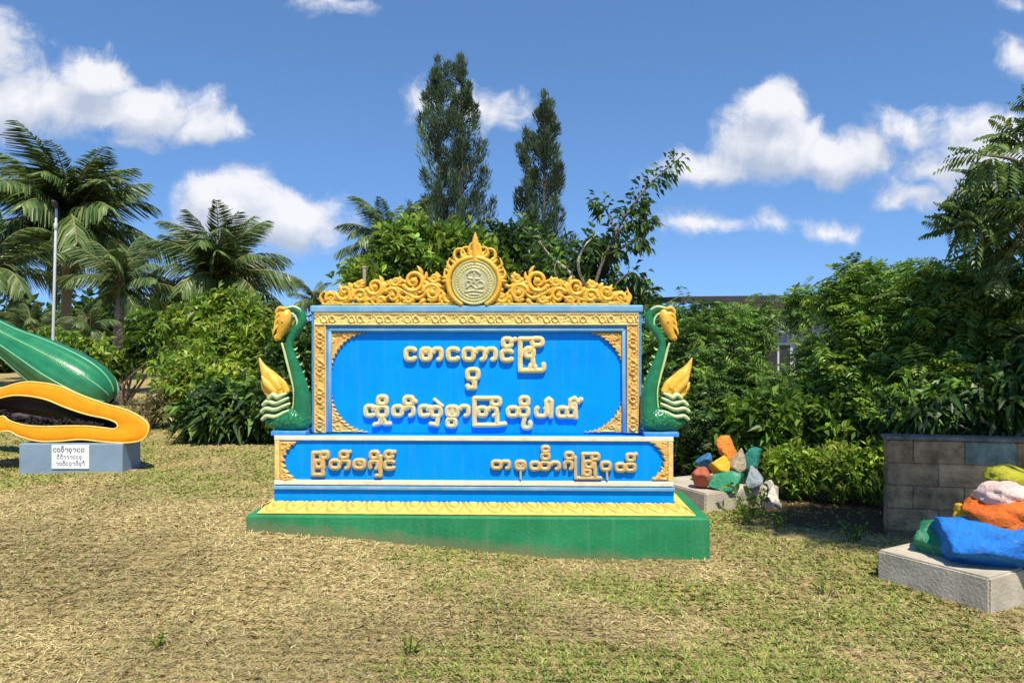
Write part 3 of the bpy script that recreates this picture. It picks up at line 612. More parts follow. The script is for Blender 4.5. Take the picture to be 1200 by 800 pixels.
# ------------------------------------------------------------------ serpent statues on the sign's ledge
def serpent(flip, label):
    Y0 = .35
    def q(x): return x if not flip else 1115-x
    bx, bz = S(q(338), 505, Y0); ledge_z = Sz(512.5, .20)
    rt = Matrix.Rotation(-YAW, 3, 'Z') @ Vector((float(bx), Y0, ledge_z)) + SIGN
    root = empty('serpent_statue', rt, -YAW, label, 'statue', 'serpent statues on the ledge of the sign')
    ax = (0, 1, 0); org = (float(bx), Y0, ledge_z); k = .00672
    def pts(rows, yo=0):
        rows = np.asarray(rows, float); x, z = S(np.array([q(v) for v in rows[:, 0]]), rows[:, 1], Y0)
        y = Y0+yo+(rows[:, 3] if rows.shape[1] > 3 else 0)
        return np.stack([x, np.broadcast_to(y, x.shape), z], -1), rows[:, 2]*k
    def T(mb, rows, n, kk=12, sq=.85, yo=0, mi=0, gs=1.0):
        r = spline(rows, n); p, rad = pts(r, yo); tube(mb, p, np.maximum(rad*gs, .001), kk, squash=(ax, sq), mi=mi)
    dz = org[2]-float(S(338, 506.5, Y0)[1])
    org = (org[0], org[1], float(S(338, 506.5, Y0)[1]))
    mb = MB(); T(mb, [(351, 498, 12), (353.5, 484, 11), (354, 470, 10), (353, 456, 9), (349.5, 442, 8), (344, 425, 6.4), (339.5, 410, 5.0), (340.5, 398, 4.6), (347, 387, 4.9), (353.5, 378, 5.0), (354, 369, 4.7), (348, 363, 4.4), (339, 361.5, 3.8), (331, 365, 3.2), (327, 371, 2)], 70, 16, .9, gs=1.0)
    mb.build('neck', M['neck_green'], root, True, org)
    mb = MB(); T(mb, [(331, 402, 1.2), (333.5, 410, 1.5), (337, 424, 1.6), (341.5, 440, 1.7), (345, 455, 1.7), (345.5, 470, 1.7), (343, 482, 1.4)], 40, 8, 1, -.018)
    T(mb, [(349, 382, 1.0), (348.5, 374, 1.2), (344, 368, 1.2), (338, 367, 1)], 16, 8, 1, -.02)
    T(mb, [(326, 372, 1.2), (330, 364, 1.5), (338, 360.5, 1.6), (346, 359.5, 1.5), (353, 363, 1.2)], 20, 8, 1, -.02)
    mb.build('belly_stripe', M['pale_green'], root, True, org)
    mb = MB(); T(mb, [(338, 364, 4), (336.5, 369, 7.2), (334, 376, 8.2), (331.5, 385, 6.2), (328.5, 392, 4.4), (327, 397, 3.2)], 30, 14, .9, -.012)
    T(mb, [(327, 392, 3), (324.5, 396, 3), (325, 399, 1.5)], 10, 10, .9, -.012)
    for s in ([(335, 362, 2), (329, 361, 2.4), (325, 366, 1.8), (327, 370, 1)], [(328, 381, 2), (323, 386, 1.8), (321, 392, .8)], [(330, 372, 2), (325, 377, 2.2), (323, 385, 1)], [(333, 367, 2), (327, 369, 2.2), (324, 374, 1)], [(335, 371, 1.4), (339, 375, 1.6), (337, 381, 1.5), (332, 380, 1.3), (331, 375, 1.0)]): T(mb, s, 10, 8, .8, -.03)
    hd = mb.build('head', M['gold'], root, True, org)
    mb = MB(); T(mb, [(332, 376, .6), (333.5, 376.5, 1.7), (335, 377, .6)], 9, 8, 1, -.058); mb.build('eye', M['gold_rust'], hd, True, org)
    mb = MB(); T(mb, [(313, 494, 4), (322, 495, 8), (335, 492, 13), (347, 491, 14.5), (357, 493, 11), (361, 495, 7)], 36, 18, .85)
    mb.build('body', M['scale_green'], root, True, org)
    mb = MB()
    for i, (x0, y0, x1, y1) in enumerate([(309, 491, 341, 481), (308.5, 482, 342, 473), (311, 474, 341, 466.5), (318, 466, 339, 461)]):
        T(mb, [(x0, y0, 2.2), (x0+6, y0-4.5, 2.9), ((x0+x1)/2, (y0+y1)/2+1.2, 3.0), (x1-6, y1+1.5, 2.6), (x1, y1-1, 1.4)], 26, 10, 1.6, -.035-.012*i)
    mb.build('breast_band', M['pale_green'], root, True, org)
    mb = MB(); T(mb, [(314, 488, 5), (322, 478, 10), (329, 468, 10), (333, 460, 6)], 20, 16, .8, -.0); mb.build('breast', M['neck_green'], root, True, org)
    mb = MB()
    for s in ([(333, 462, 7), (325, 452, 10.5), (316, 441, 9), (309, 430, 4.2), (304.5, 419.5, .8)], [(322, 462, 5), (313, 455, 5), (307.5, 448, 1.2)], [(330, 466, 4.5), (319, 463, 4.6), (311, 459, 1)],
              [(338, 459, 4), (333, 449, 4.4), (328, 441, 1.2)], [(330, 455, 4), (321, 444, 4.4), (316, 434, 1.2)], [(325, 459, 4), (315, 449, 4.2), (309.5, 440, 1)]): T(mb, s, 18, 10, .75, -.012-.008*len(mb.v))
    mb.build('wing', M['gold'], root, True, org)
    for i in range(6):
        y = 410+i*9; x = 343.5+i*2.5+2.6+i*.3
        mb = MB(); T(mb, [(x-1, y, 1.6), (x+1.2, y-1.2, 1.0), (x+2.4, y-3, .4)], 6, 6, .8); mb.build('back_spine', M['pale_green'], root, True, org)
    mb = MB(); xs = sorted([float(S(q(321.5), 505, Y0)[0]), float(S(q(362), 505, Y0)[0])])
    box(mb, xs[0], xs[1], Y0-.09, Y0+.10, ledge_z+.0005, org[2]+.02, .006); mb.build('base', M['blue_trim'], root, False, org)
    root.location = Matrix.Rotation(-YAW, 3, 'Z') @ Vector(org) + SIGN
serpent(False, 'green serpent statue with golden head at the end of the sign nearest the palms')
serpent(True, 'green serpent statue with golden head at the end of the sign nearest the painted rocks')

# ------------------------------------------------------------------ fruit sculptures and pedestal
def fruit():
    D = 8.45
    g = gzf((85-600)/F*D, D)
    x0, x1 = (22-600)/F*D, (143.5-600)/F*D; zt = CAM_H-(519.5-400)/F*D
    ped = empty('pedestal', ((x0+x1)/2, D+.45, g), 0, 'low blue grey pedestal block with a white lettered plaque on its front', 'pedestal')
    o = ped.location
    mb = MB(); box(mb, x0, x1, D, D+.42, g-.1, zt, .012); mb.build('block', M['pedestal'], ped, False, o)
    px0, px1 = (61-600)/F*D, (105-600)/F*D; pz0, pz1 = CAM_H-(549-400)/F*D, CAM_H-(521-400)/F*D
    mb = MB(); box(mb, px0, px1, D-.012, D-.0005, pz0, pz1, .003); pl = mb.build('plaque', M['plaque'], ped, False, o)
    # rows of small Burmese style letters
    mb = MB(); r = random.Random(3)
    for row, (ya, xa, xb, h, w) in enumerate(((527, 64, 102, 2.0, .55), (535.5, 68, 98, 1.6, .42), (543, 67, 100, 1.6, .42))):
        x = xa+1
        while x < xb-1:
            k = r.choice('ccaaos'); st = []
            if k == 'c': st.append(C_(x, ya, h*.8, h))
            elif k == 'a': st.append(AR(x, ya, h*.8, h))
            elif k == 'o': st.append(arc(x, ya, h*.8, h))
            else: st += [arc(x, ya, h*.7, h), ln((x, ya+h), (x+.3, ya+h*2))]
            if r.random() < .35: st.append(arc(x, ya-h*1.9, h*.5, h*.5))
            PX, PY = grid(x-4, x+4, ya-6, ya+6, .25); sd = np.full(PX.shape, 5.0)
            for s in st: s = s.copy(); s[:, 2] = w; sd = np.minimum(sd, seg_sd(PX, PY, s)[0])
            ny, nx = sd.shape; ins = sd < 0; keep = ins[:-1, :-1] & ins[1:, :-1] & ins[:-1, 1:] & ins[1:, 1:]; ii, jj = np.nonzero(keep)
            V = np.stack([(PX-600)/F*D, np.full(PX.shape, D-.0135), CAM_H-(PY-400)/F*D], -1).reshape(-1, 3)
            if len(ii): mb.add(V, np.stack([ii*nx+jj, (ii+1)*nx+jj, (ii+1)*nx+jj+1, ii*nx+jj+1], -1))
            x += h*1.6+w*2+r.uniform(0, .6)
    mb.build('lettering', M['ink'], pl, False, o)
    # --- halved orange papaya, cut face to the viewer, leaning back a little
    Df = D+.05
    outl = spline([(174, 506), (173, 497), (163, 488), (146, 480), (118, 472), (92, 463), (68, 453), (45, 448.5), (22, 448), (-5, 456), (-35, 466), (-58, 480), (-62, 494), (-45, 505), (-15, 509), (8, 505), (22, 511), (45, 517), (70, 517), (95, 515), (120, 517.5), (145, 519), (163, 517), (171, 512), (174, 506)], 97)[:-1]
    cav = spline([(137, 500), (134, 495), (122, 490.5), (100, 486), (75, 478), (52, 469), (30, 464.5), (10, 464), (-10, 469), (-30, 477), (-43, 487), (-40, 494), (-20, 497), (0, 487.5), (10, 493), (28, 498), (50, 499.5), (75, 499), (100, 499), (120, 501), (132, 502.5), (137, 500)], 97)[:-1]
    c0 = outl.mean(0)
    def L3(pl, y): 
        p = np.zeros((len(pl), 3)); p[:, 0] = (pl[:, 0]-600)/F*Df; p[:, 2] = CAM_H-(pl[:, 1]-400)/F*Df; p[:, 1] = Df+y+.10*(p[:, 2]-zt); return p
    def inset(a, b, t): return a*(1-t)+b*t
    root = empty('halved_papaya', ((x0+x1)/2, D+.3, zt), 0, 'orange halved papaya sculpture with a dark seed cavity lying on the pedestal', 'sculpture'); ro = root.location
    # match cavity start index to outline by angle from the shared tip: both start at the right tip and run the same way
    def loops(ls, name, mat):
        n = len(ls[0]); V = np.vstack(ls); i = np.arange(len(ls)-1)[:, None]; j = np.arange(n)[None]; j2 = (j+1) % n
        mb = MB().add(V, np.stack([i*n+j, i*n+j2, (i+1)*n+j2, (i+1)*n+j], -1)); return mb, V, n
    ctr = np.array([50, 488.0])
    mid = outl.copy(); mid[:, 1] = 484+.10*(outl[:, 1]-484)+ .14*(outl[:, 0]-50)*.6; mid[:, 0] = 42+(outl[:, 0]-50)*.68
    back = [L3(inset(outl, mid, t), .02+.42*math.sin(t*math.pi/2)) for t in (0, .05, .13, .25, .4, .58, .78, 1)]
    mb, _, _ = loops([L3(outl, .02)]+back[1:], 'skin', None); mb.build('skin', M['orange'], root, True, ro)
    ls = [L3(inset(outl, cav, t), y) for t, y in ((0, .02), (.015, .004), (.05, -.006), (.3, -.012), (.6, -.012), (.9, -.008), (.97, -.002), (1.0, .006))]
    mb, _, _ = loops(ls, 'flesh', None); mb.build('flesh', M['orange'], root, True, ro)
    # pale rim line on the outer and cavity edges
    mb = MB()
    for pl in (inset(outl, cav, .02), inset(outl, cav, .985)):
        p = L3(np.vstack([pl, pl[:1]]), -.004); tube(mb, p, .009, 6, caps=False)
    mb.build('rim', M['orange_pale'], root, True, ro)
    cm = cav.mean(0); cmid = cav.copy(); cmid[:, 1] = cm[1]+.15*(cav[:, 1]-cm[1])+.10*(cav[:, 0]-cm[0]); cmid[:, 0] = cm[0]+(cav[:, 0]-cm[0])*.75
    ls = [L3(inset(cav, cmid, t), .006+.13*math.sin(t*math.pi/2)) for t in (0, .06, .2, .4, .65, .9, 1)]
    mb, _, _ = loops(ls, 'cavity', None); cv = mb.build('cavity', M['cavity'], root, True, ro)
    mb = MB(); r = np.random.default_rng(5)
    bm0 = bmesh.new(); bmesh.ops.create_icosphere(bm0, subdivisions=1, radius=1); iv = np.array([v.co[:] for v in bm0.verts]); it = [[v.index for v in f.verts] for f in bm0.faces]; bm0.free()
    for _ in range(260):
        x = r.uniform(-38, 118); i = np.argmin(np.abs(cav[45:, 0]-x)+0)+45; yb = cav[i, 1]
        py = yb-r.uniform(0, 9)*(1-abs(x-40)/110); dep = .02+.10*r.random()*(1-abs(x-40)/140)
        c = np.array([(x-600)/F*Df, Df+dep, CAM_H-(py-400)/F*Df+dep*.12]); mb.add(iv*r.uniform(.014, .024)*np.array([1.2, 1, .9])+c, t=it)
    sdm = mb.build('seeds', M['seed'], root, True, ro); sdm['kind'] = 'stuff'
    # --- whole green papaya behind
    Dg = 9.15
    rows = spline([(-150, 318, 3), (-140, 322, 9), (-100, 342, 15), (-50, 370, 17), (0, 399, 19), (35, 419, 26), (65, 437, 31), (92, 452, 31), (110, 462, 26), (121, 468, 17), (126, 471, 4)], 70)
    p = np.stack([(rows[:, 0]-600)/F*Dg, np.full(70, Dg+.1), CAM_H-(rows[:, 1]-400)/F*Dg], -1); rad = rows[:, 2]/F*Dg*.98
    gb = gzf(-5.3, Dg)
    root = empty('green_papaya', (p[55][0], Dg, gb), 0, 'glossy whole green papaya sculpture with pale ridges rising behind the orange half', 'sculpture'); ro = root.location
    T = nrm(np.gradient(p, axis=0)); side = np.array([0, 1.0, 0]); upv = np.cross(side, T); upv = nrm(upv)*np.sign(upv[:, 2:3])
    K = 72; th = np.linspace(0, 2*np.pi, K, endpoint=False); ridge = 1+.05*np.abs(np.cos(th*4.5+.4))**.7
    V = p[:, None]+(upv[:, None]*np.sin(th)[None, :, None]-side*np.cos(th)[None, :, None])*(rad[:, None]*ridge[None])[..., None]
    i = np.arange(69)[:, None]; j = np.arange(K)[None]; j2 = (j+1) % K
    mb = MB().add(V, np.stack([i*K+j, (i+1)*K+j, (i+1)*K+j2, i*K+j2], -1)); mb.build('body', M['fruit_green'], root, True, ro)
    mb = MB()
    for a in (-.75, -.05, .62, 1.3, 2.2, 3.2):
        w = p+(upv*math.sin(a)-side*math.cos(a))*(rad*1.035)[:, None]; tube(mb, w[8:-4], .011, 6)
    mb.build('stripe', M['fruit_stripe'], root, True, ro)
    mb = MB(); tube(mb, [p[0]+np.array([-.12, 0, .08]), p[2]], [.05, .07], 10); mb.build('stalk', M['bark'], root, True, ro)
    for (i_, w) in ((12, .16), (52, .3)):
        mb = MB(); box(mb, p[i_][0]-w, p[i_][0]+w, Dg-.1, Dg+.32, gb-.1, p[i_][2]-rad[i_]*.80, .02)
        mb.build('support', M['cavity'], root, False, ro)
fruit()

# ------------------------------------------------------------------ concrete slabs, painted rocks, block wall
def slab(name, a, b, c_len, h, label, z):
    a = np.array(a); b = np.array(b); e = b-a; n = np.array([-e[1], e[0]]); n = n/np.linalg.norm(n)
    root = empty(name, (*a, z), 0)
    # a: near corner, b: left corner, third side along perpendicular to the right
    n = -n if n[0] < 0 else n
    Lx = np.linalg.norm(e); mb = MB(); bm = bmesh.new(); bmesh.ops.create_cube(bm, size=1)
    for v in bm.verts:
        u, w, t = v.co.x+.5, v.co.y+.5, v.co.z+.5; q = a+e*u+n*c_len*w; v.co = Vector((q[0], q[1], z-.12+(h+.12)*t))
    bmesh.ops.recalc_face_normals(bm, faces=bm.faces[:])
    bmesh.ops.bevel(bm, geom=bm.edges[:], offset=.012, segments=2, affect='EDGES'); bmesh.ops.subdivide_edges(bm, edges=bm.edges[:], cuts=1)
    bm_to(mb, bm); COL.objects.unlink(root); bpy.data.objects.remove(root)
    o = mb.build(name, M['concrete'], None, False); return tag(o, label, 'slab')
slab('concrete_slab', (2.88, 4.63), (2.50, 5.26), 1.35, .225, 'weathered grey concrete slab under the big blue and orange painted rocks', -.03)
slab('concrete_slab', (1.85, 7.35), (1.48, 8.15), .93, .165, 'pale concrete slab under the small painted rocks next to the sign', 0)
rock_mats = {}
def rockmat(name, col, second=None, rough=.7):
    m, nt, b, N, L = mat_base(name); tc = N('ShaderNodeTexCoord')
    n = N('ShaderNodeTexNoise'); n.inputs['Scale'].default_value = 7; n.inputs['Detail'].default_value = 9; n.inputs['Roughness'].default_value = .65; L(tc.outputs['Object'], n.inputs['Vector'])
    r = N('ShaderNodeMapRange'); r.inputs['From Min'].default_value = .5; r.inputs['From Max'].default_value = .66; L(n.outputs['Fac'], r.inputs['Value'])
    mx = N('ShaderNodeMix'); mx.data_type = 'RGBA'; mx.inputs['A'].default_value = (*col, 1); mx.inputs['B'].default_value = (*(second or tuple(c*.75 for c in col)), 1); L(r.outputs[0], mx.inputs['Factor'])
    n4 = N('ShaderNodeTexNoise'); n4.inputs['Scale'].default_value = 22; n4.inputs['Detail'].default_value = 8; n4.inputs['Roughness'].default_value = .7; L(tc.outputs['Object'], n4.inputs['Vector'])
    r4 = N('ShaderNodeMapRange'); r4.inputs['From Min'].default_value = .60; r4.inputs['From Max'].default_value = .68; r4.inputs['To Max'].default_value = .6; L(n4.outputs['Fac'], r4.inputs['Value'])
    m4 = N('ShaderNodeMix'); m4.data_type = 'RGBA'; L(r4.outputs[0], m4.inputs['Factor']); L(mx.outputs['Result'], m4.inputs['A']); m4.inputs['B'].default_value = (.30, .26, .20, 1)   # chips showing bare stone
    L(m4.outputs['Result'], b.inputs['Base Color']); b.inputs['Roughness'].default_value = rough; b.inputs['Specular IOR Level'].default_value = .3
    n3 = N('ShaderNodeTexNoise'); n3.inputs['Scale'].default_value = 16; n3.inputs['Detail'].default_value = 10; n3.inputs['Roughness'].default_value = .65; L(tc.outputs['Object'], n3.inputs['Vector'])
    bp = N('ShaderNodeBump'); bp.inputs['Strength'].default_value = .9; bp.inputs['Distance'].default_value = .04; L(n3.outputs['Fac'], bp.inputs['Height']); L(bp.outputs[0], b.inputs['Normal']); return m
def rock(px0, py0, px1, py1, D, depth, mat, label, seed, cuts=9, rot=0, group=None, nz=.24, blk=2):
    r = random.Random(seed); bm = bmesh.new(); bmesh.ops.create_icosphere(bm, subdivisions=4, radius=1)
    planes = []
    for _ in range(cuts):
        v = Vector((r.gauss(0, 1), r.gauss(0, 1), r.gauss(0, 1))).normalized(); planes.append((v, r.uniform(.36, .72) if group == G2 else r.uniform(.55, .85)))
    from mathutils import noise as mn
    for v in bm.verts:
        c = v.co.copy()
        if blk > 2: c = c/((abs(c.x)**blk+abs(c.y)**blk+abs(c.z)**blk)**(1/blk))
        for n_, d in planes:
            s = c.dot(n_)-d
            if s > 0: c -= n_*s*.97
        kq = .35 if group == G2 else 1.0
        c *= 1+nz*kq*mn.noise(c*2.2+Vector((seed, 0, 0)))+.09*kq*mn.noise(c*5+Vector((0, seed, 0)))+.03*mn.noise(c*14)
        v.co = c
    V = np.array([v.co[:] for v in bm.verts])
    R = np.array(Matrix.Rotation(math.radians(rot), 3, 'Y')); V = V@R.T
    V = (V-V.min(0))/(V.max(0)-V.min(0))
    a, b = P(px0, py1, D), P(px1, py0, D); cz = a.z
    W = np.stack([a.x+V[:, 0]*(b.x-a.x), D+(V[:, 1]-.5)*depth, a.z+V[:, 2]*(b.z-a.z)], -1)
    org = ((a.x+b.x)/2, D, a.z)
    for v, w in zip(bm.verts, W): v.co = Vector(w)
    mb = MB(); bm_to(mb, bm); o = mb.build('painted_rock', mat, None, True, org); o.location = org
    tag(o, label, 'rock', group); return o
RB = rockmat('rock_blue', (.015, .20, .66), (.01, .12, .45)); RO = rockmat('rock_orange', (.72, .16, .02), (.55, .09, .02)); RP = rockmat('rock_pink', (.74, .56, .50), (.6, .40, .34))
RY = rockmat('rock_yellow', (.80, .44, .03), (.72, .34, .02)); RYG = rockmat('rock_lime', (.44, .42, .03), (.30, .33, .03)); RG = rockmat('rock_green', (.03, .25, .13), (.35, .42, .30)); RT = rockmat('rock_teal', (.02, .19, .15), (.04, .28, .18))
RR = rockmat('rock_red', (.48, .13, .07), (.38, .09, .05)); RBE = rockmat('rock_beige', (.48, .38, .26), (.28, .17, .11)); RGR = rockmat('rock_grey', (.34, .38, .40), (.22, .26, .30)); RW = rockmat('rock_spotted', (.66, .63, .55), (.16, .14, .11)); RSB = rockmat('rock_sky', (.05, .20, .40)); ROB = rockmat('rock_bright_orange', (.85, .27, .04), (.7, .2, .03))
G1, G2 = 'painted rocks on the front slab', 'painted rocks on the slab beside the sign'
rock(1071, 606, 1122, 652, 5.2, .42, RG, 'mottled green and white painted rock wedged behind the big blue rock', 11, 10, 10, G1)
rock(1101, 609, 1222, 671, 4.98, .52, RB, 'largest bright blue painted rock on the slab', 12, 4, 7, G1, .10, 5)
rock(1122, 590, 1143, 616, 5.28, .25, RY, 'small yellow painted rock peeking out beside the orange rock', 13, 7, 0, G1)
rock(1134, 581, 1225, 623, 5.06, .46, RO, 'burnt orange painted rock resting on the blue rock', 14, 5, 8, G1, .14, 3.4)
rock(1147, 565, 1222, 596, 5.1, .40, RP, 'pale pink painted rock lying on top of the orange rock', 15, 5, 10, G1, .14, 3)
rock(1156, 545, 1205, 572, 5.45, .34, RYG, 'lime yellow painted rock behind the pale pink rock', 16, 4, 0, G1, .12, 2.4)
rock(1128, 596, 1230, 660, 5.5, .34, RT, 'dark teal painted rock at the back of the pile', 17, 8, 0, G1)
rock(816, 530, 835, 552, 7.95, .22, RSB, 'small dull blue painted rock at the back of the small pile', 21, 8, 0, G2)
rock(811, 547, 833, 573, 7.62, .24, RR, 'brick red painted rock at the edge of the small pile', 22, 8, -12, G2)
rock(831, 533, 856, 561, 7.66, .2, RY, 'yellow painted rock in the middle of the small pile', 23, 11, 8, G2)
rock(840, 510, 864, 543, 7.82, .16, ROB, 'pointed bright orange painted rock topping the small pile', 24, 13, -35, G2)
rock(852, 524, 873, 557, 7.72, .22, RBE, 'beige and brown painted rock beside the pointed orange rock', 25, 9, 0, G2)
rock(868, 524, 894, 556, 7.85, .26, RT, 'dark green painted rock leaning on the small pile', 26, 10, -15, G2)
rock(829, 552, 874, 577, 7.58, .3, RG, 'flat green painted rock at the front of the small pile', 27, 10, 6, G2)
rock(871, 545, 896, 579, 7.60, .26, RGR, 'blue grey painted rock standing on the slab', 28, 9, 0, G2)
rock(888, 562, 914, 598, 7.66, .26, RW, 'white painted rock with dark spots hanging over the slab edge', 29, 9, 20, G2)
rock(846, 540, 880, 578, 7.95, .3, RT, 'dark teal painted rock hidden behind the beige rock', 30, 8, 0, G2)

def block_wall():
    A = np.array((3.22, 6.58)); B = np.array((6.6, 5.9)); e = (B-A)/np.linalg.norm(B-A); n = np.array((-e[1], e[0])); Lw = np.linalg.norm(B-A)
    mb = MB(); r = random.Random(6); bh, bl = .195, .40; ang = math.atan2(e[1], e[0])
    box(mb, .006, Lw, .008, .142, -.1, .77, 0, col=(.22, .155, .09))
    for row in range(4):
        x = 0.0; first = row % 2
        while x < Lw-.05:
            l = bl/2 if (first and x == 0) else bl; l = min(l, Lw-x)
            c = np.array((.33, .225, .125))*r.uniform(.75, 1.2)
            if row == 3 and .22 < x < 1.0 or (row == 2 and .4 < x < .5): c = np.array((.15, .20, .17))*r.uniform(.8, 1.1)
            if row == 3 and x > 1.1 and r.random() < .5: c = np.array((.10, .16, .17))
            box(mb, x+.003, x+l-.003, r.uniform(-.006, .005), .15, row*bh+.003, (row+1)*bh-.004, .008, col=c); x += l; 
    box(mb, -.015, Lw, -.012, .165, 4*bh, 4*bh+.035, .006, col=(.16, .15, .13))
    o = mb.build('block_wall', M['wallblock']); o.location = (A[0], A[1], 0); o.rotation_euler = (0, 0, ang)
    tag(o, 'low weathered grey block wall with faded teal blocks in its top course', 'wall')
block_wall()

# ------------------------------------------------------------------ shed behind the bushes, poles
def shed():
    D = 15.0; x0, x1 = (815-600)/F*D, (1130-600)/F*D; zt = CAM_H+46/F*D
    root = empty('shed', ((x0+x1)/2, D+2, 0), 0, 'grey sheet walled shed with a dark low roof half hidden by bushes', 'shed'); o = root.location
    mb = MB(); n = 400; xs = np.linspace(x0+.3, x1-.3, n); yy = D+.02*np.sin(xs*2*np.pi/.1)
    V = np.concatenate([np.stack([xs, yy, np.full(n, -.1)], -1), np.stack([xs, yy, np.full(n, zt-.12)], -1)]); j = np.arange(n-1); mb.add(V, np.stack([j, j+1, j+1+n, j+n], -1))
    box(mb, x0+.3, x1-.3, D+.06, D+4, -.1, zt-.13, .01); mb.build('wall', M['shedwall'], root, False, o)
    mb = MB(); bm = bmesh.new(); bmesh.ops.create_cube(bm, size=1)
    for v in bm.verts:
        u, w, t = v.co.x+.5, v.co.y+.5, v.co.z+.5; v.co = Vector((x0-.4+u*(x1-x0+.8), D-.55+w*5.2, zt-.05+.06*u+t*.13+w*.25))
    bm_to(mb, bm); mb.build('roof', M['roof'], root, False, o)
    mb = MB(); box(mb, x0+.2, x1-.1, D-.42, D-.38, zt-.16, zt-.015, .004); mb.build('fascia', M['fascia'], root, False, o)
    f = MB(); wx = (903-600)/F*D
    mb = MB(); box(mb, wx-.1, wx+.36, D-.05, D+.02, .9, 1.55, .01); w = mb.build('window', M['window'], root, False, o)
    for a, b, c, d in ((wx-.15, wx+.41, .85, .9), (wx-.15, wx+.41, 1.55, 1.6), (wx-.15, wx-.1, .9, 1.55), (wx+.36, wx+.41, .9, 1.55), (wx+.11, wx+.15, .9, 1.55)): box(f, a, b, D-.065, D-.0, c, d, .004)
    f.build('window_frame', M['metal_grey'], w, False, o)
shed()
def pole():
    D = 14.0; a = P(60, 425, D); b = P(66, 243, D); g = gzf(a.x, D)
    root = empty('lamp_post', (a.x, D, g), 0, 'thin pale metal pole with a small lamp head in front of the tall coconut palm', 'pole'); o = root.location
    mb = MB(); tube(mb, [(a.x, D, g-.1), (a.x*.6+b.x*.4, D, b.z*.45), (b.x, D, b.z)], [.030, .026, .021], 12); mb.build('post', M['metal_grey'], root, True, o)
    mb = MB(); tube(mb, [(b.x, D, b.z-.02), (b.x, D-.05, b.z+.06), (b.x+.03, D-.15, b.z+.08)], [.024, .045, .032], 10); mb.build('lamp_head', M['roof'], root, True, o)
    mb = MB(); tube(mb, [(b.x-.012, D, b.z-.4), (b.x-.012, D, b.z-.3)], [.034, .034], 10); mb.build('clamp', M['metal_grey'], root, True, o)
pole()
def stub():
    D = 13.0; a = P(427, 430, D); b = P(427, 314, D)
    mb = MB(); tube(mb, [(a.x, D, -.1), (b.x, D, b.z)], [.034, .030], 12); box(mb, b.x-.036, b.x+.036, D-.036, D+.036, b.z, b.z+.03, .006)
    o = mb.build('grey_post', M['fascia'], None, False); tag(o, 'short grey post showing just above the gold crest near the fan of palm fronds', 'post')
stub()
#VEG
# ------------------------------------------------------------------ vegetation
def leaves(mb, B, Dr, L, W, col, r, droop=.25, mi=0, fold=.18):
    """n diamond leaves: base B, direction Dr (n,3), length L, width W, colour (n,3)"""
    n = len(B)
    if n == 0: return
    Dr = nrm(Dr); L = np.broadcast_to(L, (n,))[:, None]; W = np.broadcast_to(W, (n,))[:, None]
    rnd = nrm(r.normal(size=(n, 3))+np.array([0, 0, .0])); side = nrm(np.cross(Dr, rnd+np.array([0, 0, 1.2]))); nn = np.cross(side, Dr)
    m = B+Dr*L*.45+nn*W*fold
    tip = B+Dr*L-np.array([0, 0, 1.0])*L*droop
    V = np.stack([B, m-side*W*.5, tip, m+side*W*.5], 1).reshape(-1, 3)
    mb.add(V, np.arange(n*4).reshape(-1, 4), col=np.repeat(col, 4, 0), mi=mi)
def pick(pal, n, r, jit=.18):
    pal = np.asarray(pal, float); c = pal[r.integers(0, len(pal), n)]
    return np.clip(c*(1+jit*r.normal(size=(n, 1))), .004, 1)
def crown(mb, ells, n_tips, per, L, W, pal, r, twig=.3, droop=.25, zmin=None, up=.45, shell=.45, pinnate=0, mi=0, big=.0):
    """leaf sprays on twig tips spread through the ellipsoids"""
    ells = [(np.array(c, float), np.array(s, float)) for c, s in ells]
    vol = np.array([s.prod()**.75 for _, s in ells]); k = r.choice(len(ells), n_tips, p=vol/vol.sum())
    C = np.array([ells[i][0] for i in k]); R = np.array([ells[i][1] for i in k])
    d = nrm(r.normal(size=(n_tips, 3))); rad = shell+(1-shell)*r.random((n_tips, 1))**.6
    rad = rad*(1+.16*r.normal(size=(n_tips, 1))); T = C+d*R*rad
    if zmin is not None: T[:, 2] = np.maximum(T[:, 2], zmin+r.random(n_tips)*.25)
    td = nrm(d*.8+np.array([0, 0, up])+.45*r.normal(size=(n_tips, 3)))
    tc = pick(pal, n_tips, r, .22)
    nn = n_tips*per; i = np.repeat(np.arange(n_tips), per); u = r.random((nn, 1))
    B = T[i]-td[i]*u*twig; perp = nrm(np.cross(td[i], r.normal(size=(nn, 3))))
    Dl = nrm(td[i]*(.35+.5*(1-u))+perp*.8+.25*r.normal(size=(nn, 3)))
    c = np.clip(tc[i]*(1+.16*r.normal(size=(nn, 1))), .004, 1); c[:, 0] *= 1+.25*(r.random(nn)-.5)
    sc = (.65+.6*r.random(nn))
    if not pinnate: leaves(mb, B, Dl, L*sc, W*sc, c, r, droop, mi)
    else:
        # compound leaf: paired leaflets along a drooping midrib
        Ln = (L*sc)[:, None]; sd_ = nrm(np.cross(Dl, np.array([0, 0, 1.0])+.3*r.normal(size=(nn, 3))))
        for s in np.linspace(.15, 1, pinnate):
            Pm = B+Dl*Ln*s-np.array([0, 0, 1.0])*Ln*droop*s*s; w = math.sin(math.pi*(.15+.75*s))
            for sg in (-1, 1): leaves(mb, Pm, sd_*sg+Dl*.45-np.array([0, 0, .25]), L*.42*w*sc, W*sc, c, r, .15, mi)
    return T
def stems(mb, base, targets, r0, r1, r, col=(.16, .13, .10), bend=.25, k=6):
    for t in targets:
        a = np.array(base, float)+np.array([r.normal()*r0, r.normal()*r0, 0]); b = np.array(t, float); m = (a+b)/2+r.normal(size=3)*np.linalg.norm(b-a)*bend*.3; m[2] = a[2]+(b[2]-a[2])*.55
        p = spline([a, m, b], 8); tube(mb, p, np.linspace(r0, r1, 8), k, col=col, caps=False)
